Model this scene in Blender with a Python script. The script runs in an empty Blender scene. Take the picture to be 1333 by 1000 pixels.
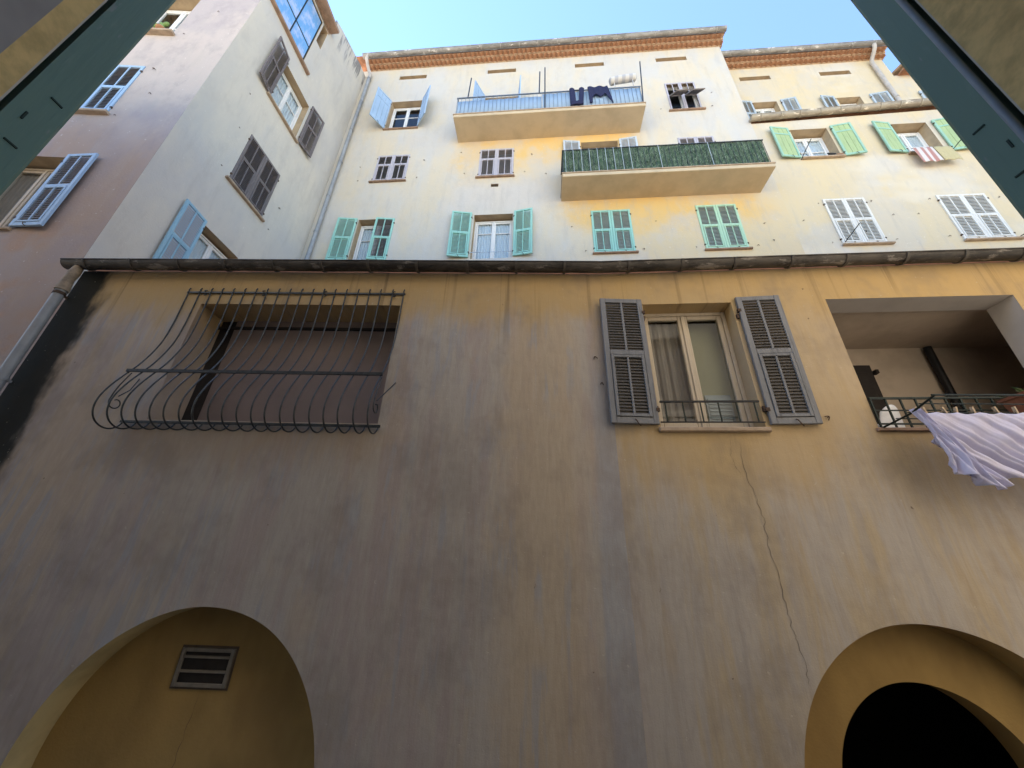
import bpy, math, random
from math import radians as rad, sin, cos, pi
from mathutils import Matrix, Vector
from mathutils.geometry import delaunay_2d_cdt

random.seed(7)
SC = bpy.context.scene
COL = SC.collection
H = 3.6                      # eye height above the alley, in metres

# ------------------------------------------------------------------ camera
PITCH, ROLL, FPX = rad(25.68), rad(1.66), 490.0
r0, u0, fw = Vector((1, 0, 0)), Vector((0, -sin(PITCH), cos(PITCH))), Vector((0, cos(PITCH), sin(PITCH)))
RI = r0 * cos(ROLL) + u0 * sin(ROLL)
UP = u0 * cos(ROLL) - r0 * sin(ROLL)
cam_d = bpy.data.cameras.new('camera')
cam_d.sensor_fit = 'HORIZONTAL'
cam_d.sensor_width = 36.0
cam_d.lens = FPX / 1333.0 * 36.0
cam_d.clip_start, cam_d.clip_end = 0.02, 2000
cam = bpy.data.objects.new('camera', cam_d)
cam.matrix_world = Matrix(((RI.x, UP.x, -fw.x, 0), (RI.y, UP.y, -fw.y, 0), (RI.z, UP.z, -fw.z, H), (0, 0, 0, 1)))
COL.objects.link(cam)
SC.camera = cam

# ------------------------------------------------------------------ sky, sun, exposure
SUN_EL, SUN_AZ = rad(54), rad(-58)      # azimuth from +Y (beyond the tall house), towards +X
w = bpy.data.worlds.new('World')
SC.world = w
w.use_nodes = True
nt = w.node_tree
nt.nodes.clear()
sky = nt.nodes.new('ShaderNodeTexSky')
sky.sky_type = 'NISHITA'
sky.sun_disc = False
sky.sun_elevation = SUN_EL
sky.sun_rotation = SUN_AZ
sky.air_density = 1.0
sky.dust_density = 0.0
sky.ozone_density = 3.0
bg = nt.nodes.new('ShaderNodeBackground')
bg.inputs[1].default_value = 0.11
wo = nt.nodes.new('ShaderNodeOutputWorld')
nt.links.new(sky.outputs[0], bg.inputs[0])
nt.links.new(bg.outputs[0], wo.inputs[0])
sd = bpy.data.lights.new('sun', 'SUN')
sd.energy = 5.0
sd.angle = rad(0.5)
sd.color = (1.0, 0.94, 0.85)
sun = bpy.data.objects.new('sun', sd)
sdir = Vector((sin(SUN_AZ) * cos(SUN_EL), cos(SUN_AZ) * cos(SUN_EL), sin(SUN_EL)))
sun.rotation_euler = (-sdir).to_track_quat('-Z', 'Y').to_euler()
sun.location = (0, 0, 40)
COL.objects.link(sun)
vs = SC.view_settings
vs.view_transform = 'Standard'
vs.look = 'None'
vs.gamma = 1.0
vs.use_curve_mapping = False
vs.exposure = 2.27
SC.cycles.max_bounces = 8
SC.cycles.diffuse_bounces = 4
SC.cycles.transparent_max_bounces = 12

# ------------------------------------------------------------------ material helpers
class X:
    """tiny expression wrapper round shader sockets"""
    def __init__(s, T, v): s.T, s.v = T, v
    def _m(s, op, o, c=None):
        n = s.T.nodes.new('ShaderNodeMath'); n.operation = op
        for i, q in enumerate((s, o, c)):
            if q is None: continue
            if isinstance(q, X): s.T.links.new(q.v, n.inputs[i])
            else: n.inputs[i].default_value = q
        return X(s.T, n.outputs[0])
    def __add__(s, o): return s._m('ADD', o)
    def __sub__(s, o): return s._m('SUBTRACT', o)
    def __mul__(s, o): return s._m('MULTIPLY', o)
    __radd__ = __add__
    __rmul__ = __mul__
    def inv(s): return (s * -1.0) + 1.0
    def max(s, o): return s._m('MAXIMUM', o)
    def abs(s): return s._m('ABSOLUTE', 0.0)
    def step(s, a, b, lo=0.0, hi=1.0):
        n = s.T.nodes.new('ShaderNodeMapRange'); n.interpolation_type = 'SMOOTHSTEP'
        s.T.links.new(s.v, n.inputs[0])
        if a > b: a, b, lo, hi = b, a, hi, lo
        n.inputs[1].default_value, n.inputs[2].default_value = a, b
        n.inputs[3].default_value, n.inputs[4].default_value = lo, hi
        return X(s.T, n.outputs[0])

class Mat:
    def __init__(s, name, rough=0.85, metal=0.0, spec=0.3):
        s.m = bpy.data.materials.new(name); s.m.use_nodes = True
        s.T = s.m.node_tree
        s.b = s.T.nodes['Principled BSDF']
        s.b.inputs['Roughness'].default_value = rough
        s.b.inputs['Metallic'].default_value = metal
        s.b.inputs['Specular IOR Level'].default_value = spec
        s.tc = s.T.nodes.new('ShaderNodeTexCoord')
        sp = s.T.nodes.new('ShaderNodeSeparateXYZ')
        s.T.links.new(s.tc.outputs['Object'], sp.inputs[0])
        s.x, s.y, s.z = (X(s.T, sp.outputs[i]) for i in range(3))
    def noise(s, sc, detail=4.0, rough=0.6, off=0.0, dist=0.0):
        if not isinstance(sc, (tuple, list)): sc = (sc, sc, sc)
        mp = s.T.nodes.new('ShaderNodeMapping')
        mp.inputs['Scale'].default_value = sc
        mp.inputs['Location'].default_value = (off, off * 1.7, off * 0.6)
        s.T.links.new(s.tc.outputs['Object'], mp.inputs[0])
        n = s.T.nodes.new('ShaderNodeTexNoise')
        n.inputs['Scale'].default_value = 1.0
        n.inputs['Detail'].default_value = detail
        n.inputs['Roughness'].default_value = rough
        n.inputs['Distortion'].default_value = dist
        s.T.links.new(mp.outputs[0], n.inputs['Vector'])
        return X(s.T, n.outputs['Fac'])
    def mix(s, f, a, b):
        n = s.T.nodes.new('ShaderNodeMix'); n.data_type = 'RGBA'
        if isinstance(f, X): s.T.links.new(f.v, n.inputs[0])
        else: n.inputs[0].default_value = f
        for i, q in ((6, a), (7, b)):
            if isinstance(q, tuple): n.inputs[i].default_value = (*q, 1)
            else: s.T.links.new(q, n.inputs[i])
        return n.outputs[2]
    def color(s, c):
        if isinstance(c, tuple): s.b.inputs['Base Color'].default_value = (*c, 1)
        else: s.T.links.new(c, s.b.inputs['Base Color'])
        return s
    def rough(s, x): s.T.links.new(x.v, s.b.inputs['Roughness'])
    def bump(s, h, strength=0.3, dist=0.01):
        n = s.T.nodes.new('ShaderNodeBump')
        n.inputs['Strength'].default_value = strength
        n.inputs['Distance'].default_value = dist
        s.T.links.new(h.v, n.inputs['Height'])
        s.T.links.new(n.outputs[0], s.b.inputs['Normal'])
        return s
    def box(s, x0, x1, z0, z1, soft=0.3, jx=None):
        x = s.x if jx is None else s.x + jx
        z = s.z if jx is None else s.z + jx
        return x.step(x0 - soft, x0 + soft) * x.step(x1 + soft, x1 - soft) * z.step(z0 - soft, z0 + soft) * z.step(z1 + soft, z1 - soft)

def c3(r, g, b): return (r, g, b)

def paint(name, col, wear=None, amt=0.25, rough=0.6, sc=14.0):
    M = Mat(name, rough, spec=0.35)
    n = M.noise((sc, sc, sc * 0.25), 5, 0.7)
    wear = wear or tuple(min(1, c * 0.55 + 0.03) for c in col)
    c = M.mix(n.step(0.52, 0.75) * amt, col, wear)
    big = M.noise(1.7, 2, 0.5, 3.1)
    c = M.mix(big.step(0.35, 0.7) * 0.35, c, tuple(x * 0.78 for x in col))
    run = M.noise((26, 26, 1.6), 3, 0.65, 8.0, 0.3)
    c = M.mix(run.step(0.52, 0.68) * amt * 0.7, c, tuple(x * 0.45 + 0.01 for x in col))
    c = M.mix(M.noise((60, 60, 14), 3, 0.6, 11.0).step(0.64, 0.70) * amt, c, tuple(min(1, x * 0.5 + 0.16) for x in col))
    M.color(c)
    M.bump(M.noise((90, 90, 9), 3, 0.6, 5.0), 0.3, 0.003)
    return M.m

def plain(name, col, rough=0.8, metal=0.0, var=0.2, sc=12.0):
    M = Mat(name, rough, metal)
    n = M.noise(sc, 4, 0.6)
    M.color(M.mix(n.step(0.35, 0.7), col, tuple(x * (1 - var) for x in col)))
    M.bump(M.noise(sc * 6, 3, 0.6, 2.0), 0.15, 0.003)
    return M.m

MT = {}

def front_stucco(name, right):
    M = Mat(name, 0.92, spec=0.15)
    ochre, tan = c3(0.481, 0.325, 0.136), c3(0.448, 0.359, 0.241)
    grey, mauve, blue = c3(0.426, 0.375, 0.318), c3(0.402, 0.331, 0.288), c3(0.344, 0.344, 0.350)
    warp = M.noise(1.1, 3, 0.6, 1.0)
    st = M.noise((3.2, 1, 0.42), 4, 0.65, 2.0, 0.5)
    st2 = M.noise((8.0, 1, 0.9), 4, 0.65, 7.0, 0.3)
    st3 = M.noise((2.0, 1, 0.9), 4, 0.7, 12.0, 0.6)
    lean = M.x * (1.0 if right else 0.0)
    base = M.mix(st.step(0.40, 0.58), tan if right else mauve, grey)
    if right:
        base = M.mix((M.x + st3 * 0.8).step(0.55, 0.2), base, mauve)
        base = M.mix(st2.step(0.5, 0.68) * 0.45, base, c3(0.389, 0.295, 0.186))
    else:
        warm = (M.x + st3 * 0.7).step(0.1, 0.5) * (M.x + st3 * 0.5).step(1.15, 0.85)
        base = M.mix(warm * 0.7, base, c3(0.466, 0.362, 0.240))
        lw = (M.x + warp * 0.9).step(-2.6, -4.6) * st.step(0.44, 0.56)
        base = M.mix(lw * 0.6, base, c3(0.459, 0.336, 0.223))
    base = M.mix(st3.step(0.50, 0.66) * (0.32 if right else 0.5), base, c3(0.455, 0.362, 0.259) if not right else c3(0.458, 0.354, 0.213))
    bl = st2.step(0.50, 0.62) * warp.step(0.40, 0.56)
    base = M.mix(bl * (0.35 if right else 0.7), base, blue)
    if not right:     # long pale grey-blue run of rain water by the turn of the wall
        run = (M.x + st2 * 0.16).step(0.93, 1.05) * M.z.step(2.6, 1.6)
        base = M.mix(run * 0.7, base, blue)
    fine = M.noise((15, 1, 2.6), 5, 0.7, 21.0, 0.8)
    base = M.mix(fine.step(0.45, 0.66) * 0.24, base, c3(0.314, 0.259, 0.209))
    base = M.mix(fine.step(0.50, 0.34) * 0.18, base, c3(0.517, 0.440, 0.358))
    # paint kept fresh under the gutter and the sills
    jag = M.noise((2.6, 1, 0.8), 4, 0.7, 4.0)
    band = (M.z + jag * 1.1).step(3.15, 3.70)
    base = M.mix(band * 0.8, base, ochre)
    if right:
        sill = M.box(0.05, 2.3, 0.75, 1.62, 0.3, jag * 1.0 - 0.5)
        base = M.mix(sill * 0.6, base, ochre)
        around = M.box(0.3, 2.75, 1.3, 3.3, 0.4, jag * 1.2 - 0.6)
        base = M.mix(around * 0.6, base, c3(0.477, 0.345, 0.180))
        lo = M.box(2.6, 9, 0.75, 3.4, 0.3, jag * 0.9 - 0.45)
        base = M.mix(lo * 0.45, base, ochre)
    else:
        gr = M.box(-4.5, -1.4, 0.9, 1.35, 0.2, jag * 0.8 - 0.4)
        base = M.mix(gr * 0.35, base, c3(0.383, 0.260, 0.147))
    # dark drips from the gutter
    drip = M.noise((9, 1, 0.16), 4, 0.6, 9.0, 0.2).step(0.56, 0.72) * (M.z + jag * 1.2).step(2.7, 4.0)
    base = M.mix(drip * 0.5, base, c3(0.130, 0.092, 0.055))
    # darker grime towards the pavement-side patches
    base = M.mix(M.noise((1.3, 1, 1.0), 4, 0.7, 8.0).step(0.46, 0.70) * 0.38, base, c3(0.215, 0.176, 0.143))
    if not right:     # black mould beside the downpipe
        m = (M.x + jag * 0.30 + M.noise((4, 1, 2.5), 3, 0.55, 6.0) * 0.34 + M.z * 0.05).step(-5.06, -5.28)
        base = M.mix(m * 0.97, base, c3(0.018, 0.020, 0.017))
    # chips and rubbed spots
    chip = M.noise(19, 3, 0.6, 3.0).step(0.69, 0.72)
    base = M.mix(chip * 0.5, base, c3(0.513, 0.447, 0.352))
    pit = M.noise((12, 12, 9), 3, 0.6, 15.0).step(0.755, 0.775)
    base = M.mix(pit * 0.7, base, c3(0.138, 0.101, 0.073))
    M.color(base)
    h = M.noise(70, 3, 0.65, 1.0) * 0.35 + M.noise((22, 1, 3.0), 4, 0.6, 2.0) * 0.8 + M.noise((1.6, 1, 2.6), 3, 0.6, 5.0) * 2.2 - chip * 0.4 - pit * 0.5
    M.bump(h, 0.42, 0.012)
    return M.m

MT['front_left'] = front_stucco('front_stucco_left', False)
MT['front_right'] = front_stucco('front_stucco_right', True)

def arch_plaster():
    M = Mat('arch_plaster', 0.9, spec=0.15)
    n = M.noise((1.3, 1.3, 0.8), 4, 0.6)
    M.color(M.mix(n.step(0.3, 0.7), c3(0.44, 0.295, 0.11), c3(0.29, 0.19, 0.075)))
    M.bump(M.noise(40, 4, 0.6), 0.35, 0.008)
    return M.m
MT['arch'] = arch_plaster()
MT['arch_lit'] = plain('lit_arch_soffit', c3(0.56, 0.44, 0.22), 0.9, var=0.25, sc=3)  # light falling on the left soffit is put into this paler colour

def back_stucco(name, kind):
    M = Mat(name, 0.93, spec=0.15)
    cream, wash, yel = c3(0.60, 0.515, 0.38), c3(0.555, 0.515, 0.445), c3(0.68, 0.45, 0.17)
    jag = M.noise(0.8, 4, 0.65, 1.0)
    st = M.noise((1.1, 1, 0.35), 5, 0.65, 3.0, 0.3)
    if kind == 'right':
        base = M.mix(st.step(0.35, 0.7) * 0.7, c3(0.62, 0.50, 0.31), c3(0.58, 0.495, 0.36))
        pale = M.noise((0.35, 1, 0.5), 3, 0.6, 5.0).step(0.5, 0.65)
        base = M.mix(pale * 0.5, base, c3(0.66, 0.60, 0.50))
    elif kind == 'tall':
        base = M.mix(st.step(0.36, 0.62), cream, wash)
        right = (M.x + jag * 2.0).step(2.2, 5.0) * (M.z + jag).step(11.5, 9.5)
        base = M.mix(right * 0.7, base, c3(0.63, 0.48, 0.26))
        b1 = M.box(-2.0, 3.9, 11.9, 13.4, 0.45, jag * 1.5 - 0.75)
        b2 = M.box(1.5, 7.0, 8.9, 10.2, 0.5, jag * 1.6 - 0.8)
        b3 = M.box(-1.9, 3.9, 9.9, 12.6, 0.5, jag * 2.2 - 1.1)
        base = M.mix(b3 * 0.35, base, yel)
        base = M.mix(b1.max(b2) * 0.95, base, yel)
        bl = M.box(-2.1, 0.9, 9.6, 11.1, 0.45, jag * 1.4 - 0.7)
        base = M.mix(bl * 0.6, base, c3(0.56, 0.54, 0.52))
    elif kind == 'side':
        base = M.mix(st.step(0.35, 0.65), c3(0.60, 0.55, 0.46), c3(0.54, 0.505, 0.445))
        top = (M.z + M.x * -0.35 + jag * 0.9).step(17.0, 17.9) * M.noise((7, 7, 0.5), 4, 0.6, 5.0).step(0.48, 0.6)
        base = M.mix(top * 0.8, base, c3(0.11, 0.11, 0.12))
    else:   # pink
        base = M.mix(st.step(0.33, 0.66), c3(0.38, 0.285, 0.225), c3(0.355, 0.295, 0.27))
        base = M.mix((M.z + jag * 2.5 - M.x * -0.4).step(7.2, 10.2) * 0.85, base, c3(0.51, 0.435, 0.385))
        pk = M.noise(0.9, 4, 0.6, 8.0).step(0.48, 0.62) * (M.z + jag).step(6.5, 4.5)
        base = M.mix(pk * 0.7, base, c3(0.41, 0.255, 0.17))
    blot = M.noise((2.2, 2.2, 1.3), 5, 0.7, 6.0)
    base = M.mix(blot.step(0.47, 0.72) * 0.38, base, c3(0.46, 0.42, 0.37) if kind != 'pink' else c3(0.27, 0.235, 0.235))
    base = M.mix(M.noise((0.7, 0.7, 0.5), 4, 0.65, 9.0).step(0.48, 0.62) * 0.35, base, c3(0.50, 0.485, 0.47) if kind != 'pink' else c3(0.30, 0.27, 0.29))
    base = M.mix(M.noise((5, 5, 0.7), 4, 0.65, 2.2).step(0.52, 0.74) * 0.28, base, c3(0.40, 0.36, 0.31))
    base = M.mix(M.noise(14, 3, 0.6, 4.4).step(0.68, 0.73) * 0.35, base, c3(0.78, 0.74, 0.66))
    M.color(base)
    h = M.noise(30, 4, 0.65, 1.0) * 0.6 + M.noise(3, 3, 0.5, 2.0)
    M.bump(h, 0.45, 0.02)
    return M.m

for k in ('tall', 'right', 'side', 'pink'):
    MT[k] = back_stucco('stucco_' + k, k)
MT['reveal_tan'] = plain('reveal_tan', c3(0.34, 0.23, 0.125), 0.9, var=0.25, sc=4)
MT['reveal'] = plain('window_reveal', c3(0.44, 0.33, 0.205), 0.9, var=0.25, sc=3)
MT['soffit'] = plain('soffit_plaster', c3(0.55, 0.44, 0.29), 0.9, var=0.15, sc=2)
MT['loggia'] = plain('loggia_plaster', c3(0.52, 0.43, 0.34), 0.92, var=0.2, sc=2)
MT['own'] = plain('own_plaster', c3(0.88, 0.64, 0.28), 0.92, var=0.28, sc=30)
MT['own_face'] = plain('own_facade', c3(0.70, 0.64, 0.55), 0.92, var=0.15, sc=1.5)
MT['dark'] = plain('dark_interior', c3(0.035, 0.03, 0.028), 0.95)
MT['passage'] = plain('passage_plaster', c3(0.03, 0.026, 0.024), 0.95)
MT['paving'] = plain('alley_paving', c3(0.22, 0.19, 0.16), 0.9, var=0.4, sc=3)
MT['terracotta'] = plain('terracotta', c3(0.42, 0.215, 0.115), 0.85, var=0.45, sc=5)
MT['roof'] = plain('roof_tile', c3(0.42, 0.20, 0.11), 0.9, var=0.5, sc=3)
MT['mortar'] = plain('mortar', c3(0.52, 0.36, 0.23), 0.95, var=0.3, sc=6)
def zinc(name, a, b, sc):
    M = Mat(name, 0.6, 0.15, 0.4)
    n = M.noise((sc, sc * 3, sc * 3), 6, 0.75, 1.0, 0.5)
    c = M.mix(n.step(0.4, 0.62), a, b)
    c = M.mix(M.noise((3, 9, 9), 5, 0.7, 4.0).step(0.57, 0.66) * 0.8, c, tuple(min(1, x * 2.2 + 0.08) for x in a))
    M.color(c)
    M.bump(M.noise(25, 4, 0.7), 0.4, 0.006)
    return M.m
MT['gutter_dark'] = zinc('gutter_dark', c3(0.085, 0.075, 0.065), c3(0.03, 0.026, 0.024), 2.0)
MT['gutter_grey'] = zinc('gutter_grey', c3(0.30, 0.28, 0.25), c3(0.17, 0.155, 0.135), 1.6)
MT['gutter_tan'] = zinc('gutter_tan', c3(0.36, 0.31, 0.235), c3(0.24, 0.20, 0.15), 1.6)
MT['pipe_grey'] = plain('pipe_grey', c3(0.33, 0.34, 0.345), 0.55, 0.1, 0.2, 4)
MT['pipe_pale'] = plain('pipe_pale', c3(0.50, 0.45, 0.39), 0.6, 0.05, 0.2, 4)
MT['clay_pipe'] = plain('clay_pipe', c3(0.36, 0.29, 0.215), 0.8, 0, 0.4, 12)
MT['iron'] = plain('wrought_iron', c3(0.07, 0.075, 0.075), 0.38, 0.55, 0.4, 20)
MT['green_iron'] = plain('green_iron', c3(0.014, 0.024, 0.020), 0.5, 0.2, 0.3, 20)
MT['rail_blue'] = plain('blue_grey_rail', c3(0.20, 0.25, 0.32), 0.6, 0.1, 0.3, 20)
MT['rust'] = plain('rusty_iron', c3(0.10, 0.065, 0.045), 0.8, 0.2, 0.4, 30)
MT['teal'] = paint('teal_paint', c3(0.30, 0.56, 0.465), c3(0.48, 0.58, 0.52), 0.5)
MT['teal_l'] = paint('teal_louvre_paint', c3(0.30, 0.51, 0.41), c3(0.40, 0.47, 0.40), 0.5)
MT['mint'] = paint('mint_paint', c3(0.41, 0.61, 0.42), c3(0.55, 0.6, 0.48), 0.5)
MT['green'] = paint('green_frame_paint', c3(0.30, 0.50, 0.37), c3(0.45, 0.55, 0.45), 0.5)
MT['green_b'] = paint('green_board_paint', c3(0.37, 0.47, 0.22), c3(0.46, 0.46, 0.25), 0.6)
MT['blue'] = paint('blue_paint', c3(0.34, 0.47, 0.62), c3(0.55, 0.6, 0.65), 0.3)
MT['sky_blue'] = paint('sky_blue_paint', c3(0.28, 0.48, 0.60), c3(0.45, 0.52, 0.55), 0.4)
MT['pale_blue'] = paint('pale_blue_paint', c3(0.50, 0.56, 0.62), c3(0.42, 0.45, 0.5), 0.4)
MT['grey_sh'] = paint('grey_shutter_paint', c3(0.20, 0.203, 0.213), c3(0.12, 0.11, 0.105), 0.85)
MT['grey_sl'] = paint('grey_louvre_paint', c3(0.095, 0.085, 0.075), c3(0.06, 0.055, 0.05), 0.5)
MT['brown'] = paint('worn_brown_paint', c3(0.16, 0.135, 0.13), c3(0.34, 0.31, 0.29), 0.85, sc=22)
MT['brown_sl'] = paint('worn_brown_louvre', c3(0.115, 0.095, 0.09), c3(0.24, 0.21, 0.2), 0.8, sc=22)
MT['lilac'] = paint('lilac_grey_paint', c3(0.46, 0.43, 0.46), c3(0.28, 0.25, 0.25), 0.6)
MT['slat_brown'] = paint('brown_grey_louvre', c3(0.22, 0.19, 0.175), c3(0.32, 0.29, 0.27), 0.4)  # brown slats; on closed leaves the tone also holds the slat shadow
MT['slat_mint'] = paint('mint_louvre', c3(0.33, 0.36, 0.30), c3(0.25, 0.26, 0.23), 0.5)  # greyed green: shadow between closed louvres is mixed into the colour
MT['white'] = paint('white_paint', c3(0.70, 0.67, 0.60), c3(0.5, 0.46, 0.40), 0.6)
MT['white_sl'] = paint('white_louvre_paint', c3(0.60, 0.56, 0.48), c3(0.45, 0.42, 0.36), 0.5)
MT['greyblue'] = paint('grey_blue_paint', c3(0.40, 0.46, 0.49), c3(0.55, 0.57, 0.56), 0.5)
MT['bottle'] = paint('bottle_green_paint', c3(0.155, 0.26, 0.21), c3(0.26, 0.34, 0.285), 0.9, sc=22)
MT['lining'] = plain('grey_lining', c3(0.46, 0.43, 0.41), 0.8, var=0.3, sc=5)
MT['notch'] = plain('notch_dark', c3(0.045, 0.07, 0.06), 0.9)
MT['edge_glint'] = plain('pale_edge_highlight', c3(0.30, 0.36, 0.42), 0.4)  # sky highlight along the shutter edge, painted as a pale colour
MT['loggia_grey'] = plain('loggia_reveal', c3(0.46, 0.42, 0.385), 0.9, var=0.12, sc=2)
MT['planter'] = plain('dark_terracotta', c3(0.22, 0.085, 0.045), 0.85)
MT['vent'] = plain('dull_vent_metal', c3(0.26, 0.235, 0.20), 0.6, 0.2)
MT['cream_wood'] = paint('cream_window_paint', c3(0.55, 0.47, 0.36), c3(0.4, 0.33, 0.25), 0.4)
MT['pvc'] = paint('window_white', c3(0.74, 0.73, 0.70), c3(0.6, 0.58, 0.54), 0.3)
MT['sill'] = plain('stone_sill', c3(0.45, 0.34, 0.24), 0.9, 0, 0.3, 6)
MT['sill_dark'] = plain('brown_sill', c3(0.33, 0.22, 0.15), 0.9, 0, 0.3, 6)
MT['roller'] = plain('roller_panel', c3(0.24, 0.185, 0.165), 0.75, 0, 0.18, 1.5)

def glass(name, tint=(0.90, 0.94, 0.95)):
    m = bpy.data.materials.new(name); m.use_nodes = True
    T = m.node_tree; T.nodes.clear()
    o = T.nodes.new('ShaderNodeOutputMaterial')
    gl = T.nodes.new('ShaderNodeBsdfGlossy'); gl.inputs['Roughness'].default_value = 0.03
    tr = T.nodes.new('ShaderNodeBsdfTransparent'); tr.inputs[0].default_value = (*tint, 1)
    fr = T.nodes.new('ShaderNodeFresnel'); fr.inputs[0].default_value = 1.5
    ad = T.nodes.new('ShaderNodeMath'); ad.operation = 'ADD'; ad.inputs[1].default_value = 0.0
    mx = T.nodes.new('ShaderNodeMixShader')
    nb = T.nodes.new('ShaderNodeBump'); nb.inputs['Strength'].default_value = 0.08; nb.inputs['Distance'].default_value = 0.02
    nz = T.nodes.new('ShaderNodeTexNoise'); nz.inputs['Scale'].default_value = 2.0
    tc = T.nodes.new('ShaderNodeTexCoord')
    T.links.new(tc.outputs['Object'], nz.inputs['Vector'])
    T.links.new(nz.outputs['Fac'], nb.inputs['Height'])
    T.links.new(nb.outputs[0], gl.inputs['Normal'])
    T.links.new(fr.outputs[0], ad.inputs[0])
    ge = T.nodes.new('ShaderNodeNewGeometry')
    iv = T.nodes.new('ShaderNodeMath'); iv.operation = 'SUBTRACT'; iv.inputs[0].default_value = 1.0
    ml = T.nodes.new('ShaderNodeMath'); ml.operation = 'MULTIPLY'
    T.links.new(ge.outputs['Backfacing'], iv.inputs[1]); T.links.new(iv.outputs[0], ml.inputs[0]); T.links.new(ad.outputs[0], ml.inputs[1])
    T.links.new(ml.outputs[0], mx.inputs[0])
    T.links.new(tr.outputs[0], mx.inputs[1]); T.links.new(gl.outputs[0], mx.inputs[2])
    T.links.new(mx.outputs[0], o.inputs[0])
    return m
MT['glass'] = glass('window_glass')

def fabric(name, col, trans=0.25, stripes=None):
    M = Mat(name, 0.95, spec=0.1)
    n = M.noise(40, 3, 0.6)
    c = M.mix(n.step(0.3, 0.7) * 0.25, col, tuple(x * 0.75 for x in col))
    if stripes:
        f, c2, ax = stripes
        wv = M.T.nodes.new('ShaderNodeTexWave'); wv.bands_direction = ax
        wv.inputs['Scale'].default_value = f; wv.inputs['Distortion'].default_value = 0.0
        M.T.links.new(M.tc.outputs['Object'], wv.inputs['Vector'])
        c = M.mix(X(M.T, wv.outputs['Fac']).step(0.45, 0.6), c, c2)
    M.color(c)
    T = M.T
    tl = T.nodes.new('ShaderNodeBsdfTranslucent')
    tl.inputs[0].default_value = (*col, 1)
    mx = T.nodes.new('ShaderNodeMixShader'); mx.inputs[0].default_value = trans
    T.links.new(M.b.outputs[0], mx.inputs[1]); T.links.new(tl.outputs[0], mx.inputs[2])
    T.links.new(mx.outputs[0], T.nodes['Material Output'].inputs[0])
    return M.m
MT['sheet'] = fabric('white_sheet', c3(0.74, 0.725, 0.89), 0.3)
MT['curtain'] = fabric('net_curtain', c3(0.80, 0.80, 0.82), 0.25)
MT['curtain_n'] = fabric('brown_curtain', c3(0.38, 0.30, 0.25), 0.2)
MT['room_wall_sheet'] = fabric('olive_room_wall', c3(0.42, 0.37, 0.24), 0.2)
MT['curtain_b'] = fabric('beige_curtain', c3(0.42, 0.33, 0.26), 0.3)
MT['navy'] = fabric('navy_cloth', c3(0.030, 0.034, 0.075), 0.05)
MT['towel'] = fabric('striped_towel', c3(0.75, 0.70, 0.66), 0.2, (1.7, c3(0.52, 0.27, 0.235), 'X'))
MT['yellow_cloth'] = fabric('pale_yellow_cloth', c3(0.66, 0.58, 0.34), 0.3)
MT['mat_roll'] = fabric('striped_mat', c3(0.62, 0.60, 0.56), 0.1, (1.3, c3(0.42, 0.42, 0.44), 'X'))
MT['screen_b'] = fabric('blue_screen_cloth', c3(0.44, 0.57, 0.70), 0.35)
MT['peg'] = plain('peg_wood', c3(0.52, 0.40, 0.27), 0.8)
MT['plastic'] = plain('white_plastic', c3(0.74, 0.74, 0.74), 0.45, 0, 0.1)
MT['leaf'] = plain('leaf_green', c3(0.09, 0.17, 0.05), 0.6, 0, 0.4)
MT['leaf_pale'] = plain('leaf_pale', c3(0.35, 0.42, 0.25), 0.6, 0, 0.3)
MT['cactus'] = plain('cactus_green', c3(0.20, 0.30, 0.085), 0.6, 0, 0.3)
MT['hedge'] = plain('reed_green', c3(0.05, 0.105, 0.06), 0.8, 0, 0.6, 5)
MT['hedge2'] = plain('reed_pale', c3(0.22, 0.30, 0.225), 0.8, 0, 0.5, 6)
MT['black'] = plain('black_metal', c3(0.02, 0.02, 0.022), 0.5, 0.2)
_g = Mat('blue_glass_reflections', 0.15, 0, 0.8)
_g.color(_g.mix(_g.noise((2.2, 2.2, 1.4), 4, 0.7).step(0.42, 0.62), c3(0.15, 0.36, 0.64), c3(0.42, 0.50, 0.68)))  # pale lilac patches paint reflections onto the blue panes
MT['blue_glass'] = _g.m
MT['crack'] = plain('crack_dark', c3(0.13, 0.10, 0.075), 1.0)

# ------------------------------------------------------------------ mesh helpers
WM = {}

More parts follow.
